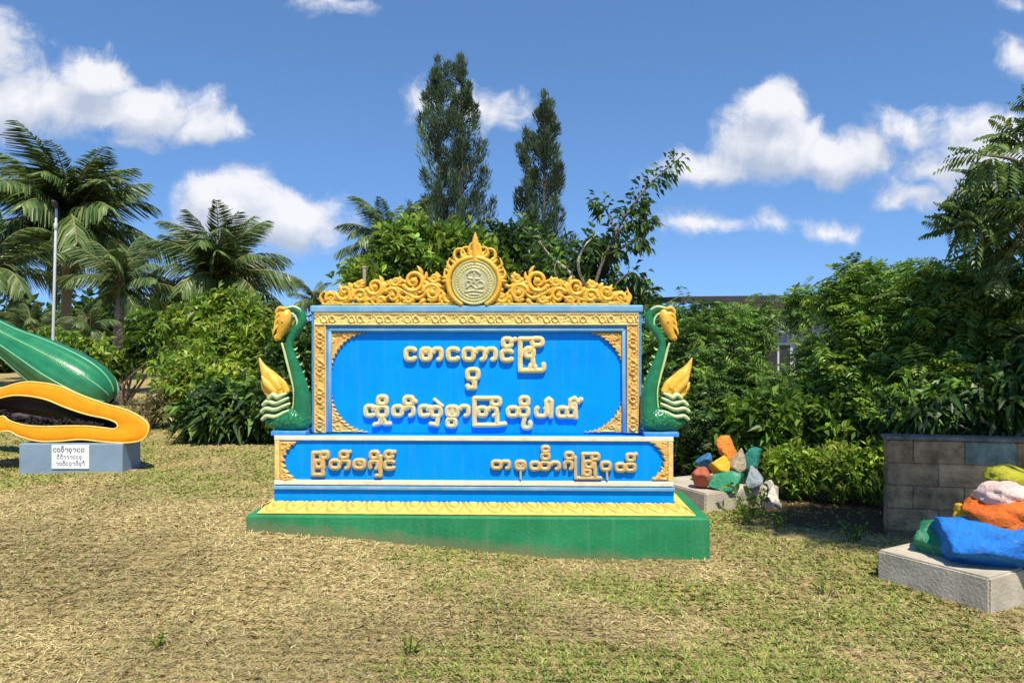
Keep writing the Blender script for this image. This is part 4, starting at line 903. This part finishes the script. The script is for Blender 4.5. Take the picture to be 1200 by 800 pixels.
def bush(name, label, cat, ells, n_tips, per, L, W, pal, seed, stem_n=7, base=None, mat='leaf', group=None, stemr=(.035, .008), stemcol=(.15, .12, .09), **kw):
    r = np.random.default_rng(seed); c = np.mean([e[0] for e in ells], 0)
    if base is None: base = (c[0], c[1], gzf(c[0], c[1])-.05)
    root = empty(name, base, 0, label, cat, group)
    mb = MB(); T = crown(mb, ells, n_tips, per, L, W, pal, r, zmin=base[2]+.05, **kw)
    mb.build('foliage', M[mat], root, False, base)
    tg = [np.array(e[0]) for e in ells]+[T[i] for i in r.integers(0, len(T), stem_n)]
    mb = MB(); stems(mb, base, tg, stemr[0], stemr[1], r, stemcol); mb.build('trunk' if cat == 'tree' else 'stem', M['bark'], root, True, base)
    return root
def E(px, py, rx, ry, D, dz=None):
    """ellipsoid seen at px,py with radii rx,ry photo pixels"""
    p = P(px, py, D); return ((p.x, p.y, p.z), (rx/F*D, (dz if dz else rx/F*D), ry/F*D))

PAL_DK = [(0.039, 0.085, 0.022), (0.053, 0.107, 0.025), (0.029, 0.064, 0.022)]
PAL_MID = [(0.127, 0.228, 0.034), (0.168, 0.287, 0.041), (0.09, 0.168, 0.028), (0.238, 0.335, 0.046)]
PAL_BR = [(0.214, 0.319, 0.035), (0.278, 0.374, 0.044), (0.15, 0.252, 0.032), (0.342, 0.394, 0.056)]
PAL_FE = [(0.151, 0.28, 0.068), (0.203, 0.338, 0.072), (0.118, 0.221, 0.056), (0.252, 0.384, 0.077)]
PAL_PALM = [(.058, .108, .026), (.082, .135, .034), (.135, .170, .055), (.040, .075, .020)]
PAL_CON = [(0.065, 0.114, 0.06), (0.086, 0.137, 0.073), (0.047, 0.083, 0.044), (0.117, 0.157, 0.091)]

# ---- coconut palms
def frond_mesh(seed, Lf, droop, dry=0):
    r = np.random.default_rng(seed); mb = MB(); n = 24; t = np.linspace(0, 1, n); droop = droop*.86
    # rachis in the local x-z plane, starts along +x rising
    ang = .0-droop*t**1.5; x = np.concatenate([[0], np.cumsum(np.cos(ang[1:]))])*Lf/(n-1); z = np.concatenate([[0], np.cumsum(np.sin(ang[1:]))])*Lf/(n-1)
    sway = r.normal()*.10*Lf*t**2; p = np.stack([x, sway, z], -1)
    tube(mb, p, np.linspace(.042, .008, n)*Lf/3.2, 5, col=(.34, .31, .13), caps=False)
    m = 66; s = np.linspace(.10, .995, m)
    for sg in (-1, 1):
        ss = np.clip(s+r.normal(size=m)*.006, .05, 1); i = ss*(n-1); i0 = np.clip(i.astype(int), 0, n-2); f = (i-i0)[:, None]
        B = p[i0]*(1-f)+p[i0+1]*f; T = nrm(p[i0+1]-p[i0]); up = nrm(np.cross(T, np.array([0, -1.0, 0]))); sd_ = np.array([[0, sg*1.0, 0]])
        ll = Lf*.25*np.sin(np.pi*np.clip(.16+.80*ss, 0, 1))**.7*(1+.10*r.normal(size=m)); ll = ll[:, None]
        d = nrm(T*.62+sd_*.85+up*(.30+.12*r.normal(size=(m, 1)))-np.array([0, 0, .12])); w = nrm(np.cross(d, up+.3*r.normal(size=(m, 3))))*.028*Lf/3.2
        g = np.array([0, 0, -1.0]); M1 = B+d*ll*.5+g*ll*.10; M2 = B+d*ll*.92+g*ll*(.55+.15*r.random((m, 1)))
        V = np.stack([B-w*.4, B+w*.4, M1+w, M1-w, M2+w*.25, M2-w*.25], 1).reshape(-1, 3); o = np.arange(m)[:, None]*6
        q = np.concatenate([o+np.array([0, 1, 2, 3]), o+np.array([3, 2, 4, 5])])
        c = pick(PAL_PALM, m, r, .15)*(1+.6*ss[:, None]**2)
        if dry: c = pick([(.20, .14, .06), (.26, .19, .08)], m, r)
        mb.add(V, q, col=np.repeat(c, 6, 0))
    return mb
FRONDS = []
def palm(px, py, D, R, label, seed, n=22, lean=0, trunk_r=.16, droopy=1.0):
    r = np.random.default_rng(seed); top = P(px, py, D); Rm = R/F*D
    bx = top.x+lean; g = gzf(bx, D); base = Vector((bx, D, g-.1))
    root = empty('coconut_palm', base, 0, label, 'tree', 'coconut palms along the edge of the lawn')
    mb = MB(); h = top.z-base.z; z = np.linspace(0, 1, 26); rad = trunk_r*(1.0+.5*np.exp(-z*14)-.25*z)*(1+.05*(np.arange(26) % 2))
    p = np.stack([base.x+(top.x-base.x)*z**1.6, np.full(26, D), base.z+h*z], -1); tube(mb, p, rad, 12, col=(.22, .19, .15))
    mb.build('trunk', M['bark'], root, True, base)
    for i in range(n):
        key = i % 6
        while len(FRONDS) <= key:
            k = len(FRONDS); o = frond_mesh(100+k, 3.4, (.9, 1.25, 1.6, 1.05, 1.9, 1.4)[k]).build('frond', M['palm_leaf'], None, False); FRONDS.append(o.data); bpy.data.objects.remove(o)
        f = i/(n-1); el = math.radians(88-(88+18*droopy)*f**1.1+r.normal()*6); az = i*2.39996+r.normal()*.2+seed
        o = bpy.data.objects.new('frond', FRONDS[key]); COL.objects.link(o); o.parent = root
        o.location = (top.x-base.x, 0, h-.05+.12*(1-f)); s = Rm*1.0/3.0*(.85+.25*r.random())*(1.0 if f > .1 else .8)
        o.rotation_euler = (r.normal()*.25, -el, az); o.scale = (s, s, s)
    # a few coconuts and the fibrous heart
    mb = MB(); tube(mb, [(top.x, D, top.z-.35), (top.x, D, top.z+.2)], [trunk_r*.9, trunk_r*1.1], 10, col=(.12, .10, .04)); mb.build('crown_heart', M['bark'], root, True, base)
    for i in range(4):
        a = i*1.57+seed; c = Vector((top.x+math.cos(a)*.26*Rm/3, D+math.sin(a)*.26*Rm/3, top.z-.28*Rm/3)); mb = MB()
        tube(mb, [(c.x, c.y, c.z+.10), (c.x, c.y, c.z), (c.x, c.y, c.z-.10)], [.05, .12, .05], 10, col=(.10, .13, .03)); mb.build('coconut', M['bark'], root, True, base)
palm(80, 262, 28, 106, 'tallest coconut palm standing behind the thin metal pole', 1, 54, lean=-.1, trunk_r=.19)
palm(143, 335, 21, 66, 'short coconut palm with arching fronds right behind the green papaya', 2, 22, lean=-.15, droopy=1.25)
palm(-12, 318, 24, 80, 'coconut palm cut off by the edge of the photo', 3, 22)
palm(256, 326, 23, 84, 'coconut palm rising out of the bright green shrubs', 4, 42)
palm(452, 286, 22, 62, 'coconut palm beside the double topped conifer', 5, 20, droopy=1.2)
palm(36, 388, 19, 40, 'low drooping young palm under the tallest palm', 6, 14, trunk_r=.1, droopy=1.5)
palm(104, 384, 18, 34, 'low umbrella shaped young palm beside the metal pole', 7, 14, trunk_r=.09, droopy=1.6)
palm(368, 352, 20, 30, 'tiny palm peeking between the serpent and the shrubs', 8, 12, trunk_r=.08)

# ---- columnar conifers
def conifer(leaders, D, label, seed, base_px):
    r = np.random.default_rng(seed); b = P(base_px, 400, D); g = 0.0
    root = empty('columnar_conifer', (b.x, D, g), 0, label, 'tree', 'columnar conifers behind the sign'); o = np.array([b.x, D, g])
    tk = MB(); fo = MB()
    for (px, py, wtop, halfw, nb) in leaders:
        t = P(px, py, D); H = t.z; xb = b.x+(t.x-b.x)*.35
        ax = spline([(b.x, D, g-.1), (xb, D, H*.25), (t.x*.85+b.x*.15, D, H*.6), (t.x, D, H)], 40); tube(tk, ax, np.linspace(.16, .015, 40), 8, col=(.13, .11, .09), caps=False)
        for i in range(nb):
            h = .18+.77*(i+.5*r.random())/nb; j = min(int(h*39), 38); p0 = ax[j]; az = i*2.39996+r.normal()*.3
            prof = halfw*min(1, (1-h)*1.25+.13)*(.50+.62*r.random()); el = math.radians(34+22*h+r.normal()*6)
            out = np.array([math.cos(az), math.sin(az), 0]); Lb = prof/F*D/math.cos(el)*1.05
            br = spline([p0, p0+out*Lb*.35*math.cos(el)+np.array([0, 0, Lb*.18]), p0+out*Lb*math.cos(el)*.8+np.array([0, 0, Lb*.65*math.sin(el)]), p0+out*Lb*math.cos(el)+np.array([0, 0, Lb*(.35+math.sin(el)*.75)])], 14)
            tube(tk, br, np.linspace(.028, .005, 14), 4, col=(.13, .11, .09), caps=False)
            n = int(210+120*min(1, Lb)); u = .18+.82*r.random(n)**.75; ii = u*13; i0 = np.clip(ii.astype(int), 0, 12); f = (ii-i0)[:, None]
            C = br[i0]*(1-f)+br[i0+1]*f; T = nrm(br[i0+1]-br[i0]); rr = (.27*np.sin(np.pi*np.clip(u**1.2*.80+.10, 0, 1)))[:, None]*min(1.25, .65+Lb*.35)
            off = nrm(r.normal(size=(n, 3))); B = C+off*rr*r.random((n, 1))**.5
            tone = (1+.35*r.normal())
            leaves(fo, B, T*.9+off*.55+np.array([0, 0, .35]), (.15+.14*r.random(n)), .036, pick(PAL_CON, n, r, .2)*max(.6, tone), r, .0)
        n = 520; u = .84+.16*r.random(n)**.8; i0 = (u*38.99).astype(int); B = ax[i0]+r.normal(size=(n, 3))*np.array([.075, .075, .1])*(1.35-u[:, None])*2.2; leaves(fo, B, nrm(r.normal(size=(n, 3))*.4+np.array([0, 0, 1.0])), .22, .03, pick(PAL_CON, n, r), r, 0)
    tk.build('trunk', M['bark'], root, True, o); fo.build('crown', M['needle'], root, False, o)
conifer([(513, 60, 8, 56, 50), (542, 64, 8, 58, 50)], 29, 'tall dark conifer with two pointed tops behind the crest', 11, 530)
conifer([(638, 103, 8, 54, 54), (616, 148, 6, 30, 16)], 28, 'dark conifer with one main point, standing nearest the arching branch', 12, 636)

# ---- the loose tree with an arching branch behind the sign
def arching_tree():
    r = np.random.default_rng(21); D = 11.5; b = P(690, 400, D); o = np.array([b.x, D, -.02])
    root = empty('arching_tree', o, 0, 'loose dark leaved tree with one long branch arching up into the sky', 'tree')
    tk = MB(); lf = MB()
    def br(pts, r0, r1, nl, start, L=.125, col=(.15, .13, .10), dy=0):
        rows = np.array([(*P(px, py, D+d), 0)[:3] for px, py, d in pts]); p = spline(rows, 40); tube(tk, p, np.linspace(r0, r1, 40), 6, col=col, caps=False)
        if nl:
            n = nl; nc = max(3, int(nl/22)); cc = start+(1-start)*(np.arange(nc)+.7)/nc; u = np.clip(cc[r.integers(0, nc, n)]+r.normal(size=n)*.018, 0, .999); i = (u*38).astype(int); T = nrm(p[i+1]-p[i]); off = nrm(np.cross(T, r.normal(size=(n, 3))))
            spur = nrm(off+.3*T)*r.random((n, 1))*.17
            leaves(lf, p[i]+spur, T*.35+off*.9-np.array([0, 0, .45]), L*(.7+.6*r.random(n)), L*.48, pick(PAL_DK+PAL_MID[:1], n, r), r, .25)
    br([(690, 600, 0), (688, 450, 0), (694, 350, 0), (716, 285, 0), (742, 240, .1), (770, 208, .2), (803, 180, .3)], .042, .007, 230, .48)
    br([(716, 285, 0), (735, 262, -.2), (752, 258, -.3), (760, 266, -.3)], .02, .005, 130, .2)
    br([(708, 300, 0), (730, 290, -.2), (750, 280, -.4), (752, 290, -.4)], .02, .005, 120, .15)
    br([(722, 275, 0), (712, 250, .3), (704, 238, .3), (698, 240, .3)], .02, .005, 110, .2)
    br([(735, 250, 0), (748, 240, .1), (755, 242, .1)], .015, .005, 70, .2)
    br([(692, 370, 0), (672, 325, -.3), (645, 300, -.4), (632, 282, -.4)], .035, .006, 50, .6, col=(.52, .47, .36))
    br([(694, 350, 0), (678, 315, -.4), (684, 290, -.5), (702, 272, -.5)], .03, .006, 40, .6, col=(.52, .47, .36))
    br([(660, 335, -.3), (650, 318, -.4), (655, 300, -.5)], .018, .005, 30, .5, col=(.52, .47, .36))
    br([(694, 360, 0), (720, 335, -.3), (742, 320, -.4), (764, 345, -.4)], .03, .006, 200, .1)
    br([(694, 370, 0), (725, 352, -.3), (748, 350, -.4), (775, 366, -.4)], .03, .006, 200, .1)
    crown(lf, [E(676, 322, 52, 34, D+.6, .5), E(640, 330, 50, 40, D+.9, .6), E(735, 345, 32, 22, D+.2, .4), E(705, 292, 26, 24, D+.3, .4)], 420, 9, .15, .062, PAL_DK+PAL_MID[:2], r, .25, .3)
    tk.build('trunk', M['bark'], root, True, o); lf.build('crown', M['leaf'], root, False, o)
arching_tree()

# ---- shrubs and bushes, left side
bush('leafy_tree', 'bushy yellow green tree at the foot of the double topped conifer', 'tree', [E(480, 300, 48, 50, 17), E(440, 330, 40, 34, 16.5), E(525, 315, 44, 52, 17.5), E(560, 320, 40, 46, 18)], 1500, 9, .26, .10, PAL_MID+PAL_BR[:2]+PAL_DK[:1], 31, twig=.4)
bush('leafy_tree', 'dark bushy tree between the two conifers behind the crest', 'tree', [E(585, 310, 40, 50, 19), E(620, 318, 42, 50, 19)], 1000, 9, .26, .09, PAL_DK+PAL_MID[:1], 32, twig=.4)
bush('broadleaf_shrub', 'large bright green shrub mass between the coconut palms and the serpent', 'shrub', [E(268, 405, 44, 40, 13.5), E(226, 415, 22, 42, 14), E(306, 425, 30, 46, 13.2), E(252, 445, 66, 42, 13), E(238, 366, 18, 26, 13.8), E(290, 372, 20, 30, 13.6), E(266, 352, 18, 18, 14), E(206, 376, 14, 22, 14.2), E(322, 390, 18, 34, 13)], 1900, 9, .20, .062, PAL_BR+PAL_MID[1:2]+PAL_MID[3:], 33, twig=.5, up=.35)
bush('broadleaf_shrub', 'dark shrub directly behind the serpent at the palm end', 'shrub', [E(340, 440, 32, 60, 11.2), E(372, 430, 30, 60, 11.5), E(325, 470, 30, 36, 10.8)], 1300, 9, .15, .055, PAL_DK+PAL_MID[:2], 34, twig=.3)
bush('broadleaf_shrub', 'low dark shrub with long glossy leaves at the edge of the lawn', 'shrub', [E(262, 478, 46, 26, 11.2), E(300, 476, 24, 30, 11)], 420, 10, .30, .07, PAL_DK+PAL_MID[:2], 35, twig=.25, up=.7, droop=.4)
bush('broadleaf_shrub', 'mid green shrub beneath the short coconut palm', 'shrub', [E(172, 395, 24, 34, 17), E(120, 425, 34, 16, 17.5)], 560, 9, .22, .08, PAL_MID+PAL_DK[:1], 36, twig=.35)
bush('broadleaf_shrub', 'low mixed shrub with yellowish leaves behind the green papaya', 'shrub', [E(85, 410, 40, 18, 15.5), E(55, 400, 30, 16, 16)], 560, 9, .17, .07, PAL_MID+PAL_BR[1:], 37, twig=.3)
bush('dry_shrub', 'thin half dry shrub with bare grey twigs beside the orange papaya tip', 'shrub', [E(190, 470, 26, 20, 12.5), E(165, 475, 18, 14, 12.8)], 130, 7, .13, .03, [(.24, .20, .10), (.12, .13, .04), (.30, .24, .14)], 38, stem_n=26, stemr=(.02, .006), stemcol=(.30, .26, .2), twig=.3)
# ---- right side
bush('feathery_shrub', 'tall feathery shrub right behind the serpent at the rock end', 'shrub', [E(800, 400, 44, 52, 9.6), E(850, 405, 44, 50, 9.8), E(800, 470, 56, 56, 9.4), E(760, 430, 30, 60, 9.8)], 1000, 6, .24, .020, PAL_FE+PAL_DK[:1], 41, pinnate=7, twig=.3, droop=.35, shell=.35)
bush('feathery_shrub', 'feathery shrub with thin shoots rising above the shed roof', 'shrub', [E(880, 385, 26, 34, 10), E(938, 352, 18, 26, 10.2), E(870, 440, 30, 30, 9.6), E(928, 452, 30, 26, 9.6), E(952, 410, 14, 34, 9.9), E(890, 470, 46, 32, 9.5)], 460, 6, .24, .020, PAL_FE, 42, pinnate=7, twig=.35, droop=.35, shell=.35)
bush('broadleaf_bush', 'big layered green bush filling the space below the overhanging tree', 'bush', [E(1010, 345, 46, 34, 9), E(1060, 390, 70, 60, 8.8), E(1110, 345, 60, 42, 8.6), E(1150, 400, 70, 70, 8.4), E(1010, 430, 56, 60, 8.8), E(1100, 455, 90, 50, 8.3), E(1200, 380, 70, 80, 8.4)], 1900, 6, .27, .034, PAL_MID+PAL_FE[:2]+PAL_BR[:1], 43, pinnate=6, twig=.34, up=.2, droop=.3)
bush('broadleaf_bush', 'dark bush with large pale lit leaves in front of the shed', 'bush', [E(915, 485, 40, 34, 8.7), E(965, 490, 40, 34, 8.7), E(870, 500, 36, 30, 8.9), E(1010, 490, 40, 36, 8.5)], 820, 9, .19, .065, PAL_MID+PAL_BR[:1]+PAL_DK[:1], 44, twig=.3, up=.6)
bush('broadleaf_bush', 'deep green bush in the gap behind the small painted rocks', 'bush', [E(820, 510, 50, 36, 9.3), E(775, 480, 30, 60, 9.6), E(850, 530, 34, 22, 8.9)], 900, 9, .14, .05, PAL_DK+PAL_MID[:1], 45, twig=.3)
bush('ground_cover_plant', 'bright yellow green leafy plants growing beside the block wall', 'plant', [E(930, 546, 34, 28, 8.1), E(985, 548, 38, 28, 7.9), E(1024, 546, 26, 30, 7.7)], 1000, 8, .11, .036, [(.20, .32, .035), (.26, .36, .045), (.15, .26, .03), (.32, .40, .06)], 46, stemr=(.008, .003), twig=.2, up=.8)
bush('broadleaf_bush', 'dark bush leaning over the top of the block wall', 'bush', [E(1090, 480, 60, 30, 7.6), E(1170, 470, 60, 40, 7.4), E(1240, 450, 60, 60, 7.2)], 1100, 9, .15, .05, PAL_DK+PAL_MID[:2], 47, twig=.3, up=.1, droop=.4, base=(4.2, 7.8, 0))
def overhang_tree():
    r = np.random.default_rng(51); D = 7.6; o = np.array([5.6, 7.8, -.05])
    root = empty('overhanging_tree', o, 0, 'tall tree with drooping feathery leaves reaching in from the edge of the photo', 'tree')
    tk = MB(); lf = MB()
    tube(tk, spline([(5.6, 7.8, -.1), (5.55, 7.8, 1.4), (5.45, 7.7, 2.6), (5.4, 7.6, 4.2)], 20), np.linspace(.16, .06, 20), 10, col=(.15, .13, .11))
    ends = [(1108, 268), (1130, 235), (1125, 210), (1145, 180), (1185, 150), (1150, 300), (1190, 250), (1215, 120), (1240, 200), (1170, 330), (1120, 255)]
    for k, (px, py) in enumerate(ends):
        e = np.array(P(px, py, D+r.normal()*.35)); s = np.array([5.5, 7.7, 2.0+.8*r.random()])
        p = spline([s, s*.55+e*.45+np.array([0, 0, .35]), e], 22); tube(tk, p, np.linspace(.04, .007, 22), 5, col=(.17, .16, .11), caps=False)
        n = 26; u = .42+.62*r.random(n)**.8; i = (u*20).astype(int); B = p[i]; T = nrm(p[i+1]-p[i]); off = nrm(np.cross(T, r.normal(size=(n, 3)))); Dl = nrm(T*.6+off*.8+np.array([0, 0, .05])); Ln = (.36*(.7+.5*r.random(n)))[:, None]
        c = pick([(.10, .18, .06), (.13, .21, .065), (.08, .15, .06), (.17, .23, .08)], n, r); sd_ = nrm(np.cross(Dl, np.array([0, 0, 1.0])+.3*r.normal(size=(n, 3))))
        for s_ in np.linspace(.12, 1, 10):
            Pm = B+Dl*Ln*s_-np.array([0, 0, 1.0])*Ln*.32*s_*s_
            for sg in (-1, 1): leaves(lf, Pm, sd_*sg+Dl*.5-np.array([0, 0, .5]), (.12*math.sin(math.pi*(.18+.7*s_))), .034, c, r, .2)
    crown(lf, [((6.4, 6.8, 3.6), (.8, 1.2, .8)), ((4.2, 4.15, 4.95), (1.3, .8, .40)), ((6.1, 5.6, 4.3), (1.0, 1.1, .6))], 900, 6, .34, .026, PAL_FE, r, .35, .45, pinnate=8, shell=.3)
    tk.build('trunk', M['bark'], root, True, o); lf.build('crown', M['leaf'], root, False, o)
overhang_tree()

# ---- distant wood behind everything
def far_wood():
    r = np.random.default_rng(61); mb = MB()
    for k in range(64):
        D = 34+r.random()*14; px = -300+k*29+r.normal()*12; h = 24+18*r.random()+(16 if px < 330 else 0)-(10 if 740 < px < 960 else 0)
        crown(mb, [E(px, 432-h*.5, 34, h+8, D)], 170, 7, .62, .26, PAL_DK+PAL_MID[:1], r, .6, .2, zmin=0)
    o = mb.build('wood', M['leaf']); tag(o, 'dark line of distant trees closing the view behind the palms and shrubs', 'wood', kind='stuff')
far_wood()

# ---- grass
def inside_sign(x, y):
    dx, dy = x-SIGN.x, y-SIGN.y; lx, ly = cY*dx-sY*dy, sY*dx+cY*dy
    return (lx > Sx(287, 0)) & (lx < Sx(833, 0)) & (ly > 0) & (ly < 1.03)
def in_quad(x, y, a, b, c_len):
    a = np.array(a); e = np.array(b)-a; L_ = np.linalg.norm(e); e = e/L_; n = np.array([-e[1], e[0]]); n = -n if n[0] < 0 else n
    u = (x-a[0])*e[0]+(y-a[1])*e[1]; w = (x-a[0])*n[0]+(y-a[1])*n[1]; return (u > 0) & (u < L_) & (w > 0) & (w < c_len)
def blocked(x, y): return inside_sign(x, y) | in_quad(x, y, (2.88, 4.63), (2.50, 5.26), 1.35) | in_quad(x, y, (1.85, 7.35), (1.48, 8.15), .93) | ((x > -5.5) & (x < -4.25) & (y > 8.40) & (y < 9.0))
def greenness(x, y):
    g = vnoise(x*.55+3, y*.55, 21)*.56+vnoise(x*1.6, y*1.6, 22)*.30+vnoise(x*4.5, y*4.5, 23)*.14
    g = g-.06+.34*smooth((y-6.0)/2.6)*smooth((-1.2-x)/1.4)+.16*smooth((x-1.4)/1.0)*smooth((y-5.2)/2)
    return smooth((g-.50)/.22)
def grass():
    r = np.random.default_rng(71); mb = MB()
    N = 620000; ym, yM = 2.7, 17.0
    y = ym*(yM/ym)**r.random(N); x = y*(r.random(N)*1.66-.83)
    # clump the blades
    cx, cy_ = np.round(x/.09)*.09, np.round(y/.09)*.09; jx = (vnoise(cx*77, cy_*53, 5)-.5)*.09; jy = (vnoise(cx*31, cy_*91, 6)-.5)*.09
    k = r.random(N)*.75; x = x*(1-k)+(cx+jx)*k+r.normal(size=N)*.008; y = y*(1-k)+(cy_+jy)*k+r.normal(size=N)*.008
    ok = ~blocked(x, y)
    bare = vnoise(x*1.3+9, y*1.3, 31)*.6+vnoise(x*5, y*5, 32)*.4; ok &= r.random(N) < np.clip((bare-.14)/.25, .35, 1)
    ok &= ~((x > 2.2) & (y > 6.4) & (y < 9.5) & (x < 4.6) & (r.random(N) < .93))
    x, y = x[ok], y[ok]; n = len(x); z = gz(x, y)
    gr = greenness(x, y); isg = r.random(n) < gr*.72+.06
    straw = pick([(.49, .405, .205), (.45, .365, .175), (.53, .445, .235), (.39, .305, .145), (.41, .355, .155), (.31, .23, .11)], n, r, .16)
    green = pick([(.20, .25, .055), (.27, .30, .07), (.16, .22, .045), (.34, .35, .10)], n, r, .16)
    tone = .78+.44*smooth((vnoise(x*.8+5, y*.8, 41)*.6+vnoise(x*2.7, y*2.7, 42)*.4-.25)/.5); straw = straw*tone[:, None]
    col = np.where(isg[:, None], green, straw)
    lod = .55+y/6.5
    Lb = np.where(isg, .015+.024*r.random(n), .016+.028*r.random(n))*np.clip(lod, .8, 1.3)
    Wb = np.where(isg, .0032, .0024)*lod*(.7+.6*r.random(n))
    az = vnoise(x*5, y*5, 11)*5+r.normal(size=n)*1.6; el = np.where(isg, np.radians(14+36*r.random(n)), np.radians(2+26*r.random(n)**1.8))
    d = np.stack([np.cos(az)*np.cos(el), np.sin(az)*np.cos(el), np.sin(el)], -1); sd_ = nrm(np.stack([-np.sin(az), np.cos(az), .3*r.normal(size=n)], -1))*Wb[:, None]
    B = np.stack([x, y, z-.003+.008*r.random(n)*(~isg)], -1); m = B+d*Lb[:, None]*.55; bend = np.stack([np.cos(az), np.sin(az), -.55+.3*r.normal(size=n)], -1)*.25
    t = m+(d*.8+bend)*Lb[:, None]*.5; t[:, 2] = np.maximum(t[:, 2], z+.002)
    V = np.stack([B-sd_*.8, B+sd_*.8, m+sd_, m-sd_, t+sd_*.25, t-sd_*.25], 1).reshape(-1, 3); o = np.arange(n)[:, None]*6
    mb.add(V, np.concatenate([o+np.array([0, 1, 2, 3]), o+np.array([3, 2, 4, 5])]), col=np.repeat(col, 6, 0))
    # fallen leaves and broad weeds lying in the grass
    n = 2600; y = ym*(12/ym)**r.random(n); x = y*(r.random(n)*1.5-.75); k = (r.random(n) < .25+.9*smooth((x/y-.30)/.3)) & ~blocked(x, y); x, y = x[k], y[k]; n = len(x)
    B = np.stack([x, y, gz(x, y)+.010], -1); leaves(mb, B, nrm(np.stack([r.normal(size=n), r.normal(size=n), .12*r.normal(size=n)], -1)), .03+.04*r.random(n), .012+.014*r.random(n), pick([(.20, .12, .05), (.13, .075, .035), (.30, .19, .08), (.36, .28, .12)], n, r), r, .05)
    n = 1500; y = ym*(11/ym)**r.random(n); x = y*(r.random(n)*1.5-.75); k = (r.random(n) < greenness(x, y)) & ~blocked(x, y); x, y = np.repeat(x[k], 6), np.repeat(y[k], 6); n = len(x)
    B = np.stack([x, y, gz(x, y)+.004], -1)+r.normal(size=(n, 3))*np.array([.012, .012, .002]); leaves(mb, B, nrm(np.stack([r.normal(size=n), r.normal(size=n), .3+.3*r.random(n)], -1)), .02+.025*r.random(n), .008+.008*r.random(n), pick([(.12, .19, .035), (.18, .25, .05), (.22, .28, .07)], n, r), r, .2)
    ob = mb.build('grass', M['straw']); tag(ob, 'dry mown grass with green patches covering the lawn', 'grass', kind='stuff')
grass()
# taller weeds by the slabs and the plinth
def weed(px, py, D, n, h, label, seed, pal, group='weeds on the lawn'):
    r = np.random.default_rng(seed); p = P(px, py, D); g = gzf(p.x, D); mb = MB()
    for i in range(n):
        a = r.random()*6.28; rr = r.random()*h*.8; bx, by = p.x+math.cos(a)*rr*.5, D+math.sin(a)*rr*.5; hh = h*(.5+.6*r.random()); tip = np.array([bx+math.cos(a)*rr, by+math.sin(a)*rr, g+hh])
        pt = spline([(bx, by, g-.02), (bx*.6+tip[0]*.4, by*.6+tip[1]*.4, g+hh*.6), tip], 8); tube(mb, pt, np.linspace(.004, .0015, 8), 4, col=(.10, .13, .04), caps=False)
        m = 9; i_ = r.integers(2, 7, m); B = pt[i_]; leaves(mb, B, nrm(r.normal(size=(m, 3))+np.array([0, 0, .5])), h*.30*(.6+.6*r.random(m)), h*.11, pick(pal, m, r), r, .2)
    o = mb.build('weed', M['leaf'], None, False, (p.x, D, g)); o.location = (p.x, D, g); tag(o, label, 'weed', group)
weed(884, 600, 7.15, 9, .34, 'leafy weed growing against the front of the small rock slab', 81, PAL_BR+PAL_MID)
weed(868, 612, 6.9, 9, .16, 'low yellow green weed in front of the small rock slab', 82, PAL_BR)
weed(910, 618, 6.7, 10, .16, 'low weed in the shade at the end of the small rock slab', 83, PAL_MID)
weed(1000, 625, 6.4, 10, .15, 'low dark weed near the foot of the block wall', 84, PAL_MID)
weed(1035, 660, 5.4, 8, .10, 'small weed at the corner of the front slab', 85, PAL_BR)
weed(478, 765, 3.95, 7, .09, 'small green tuft in the dry grass below the sign, nearest the middle', 86, PAL_BR)
weed(190, 750, 4.0, 7, .08, 'small green tuft in the dry grass on the papaya side', 87, PAL_BR)
weed(965, 690, 4.9, 8, .09, 'green tuft in the grass in front of the front slab', 88, PAL_BR)
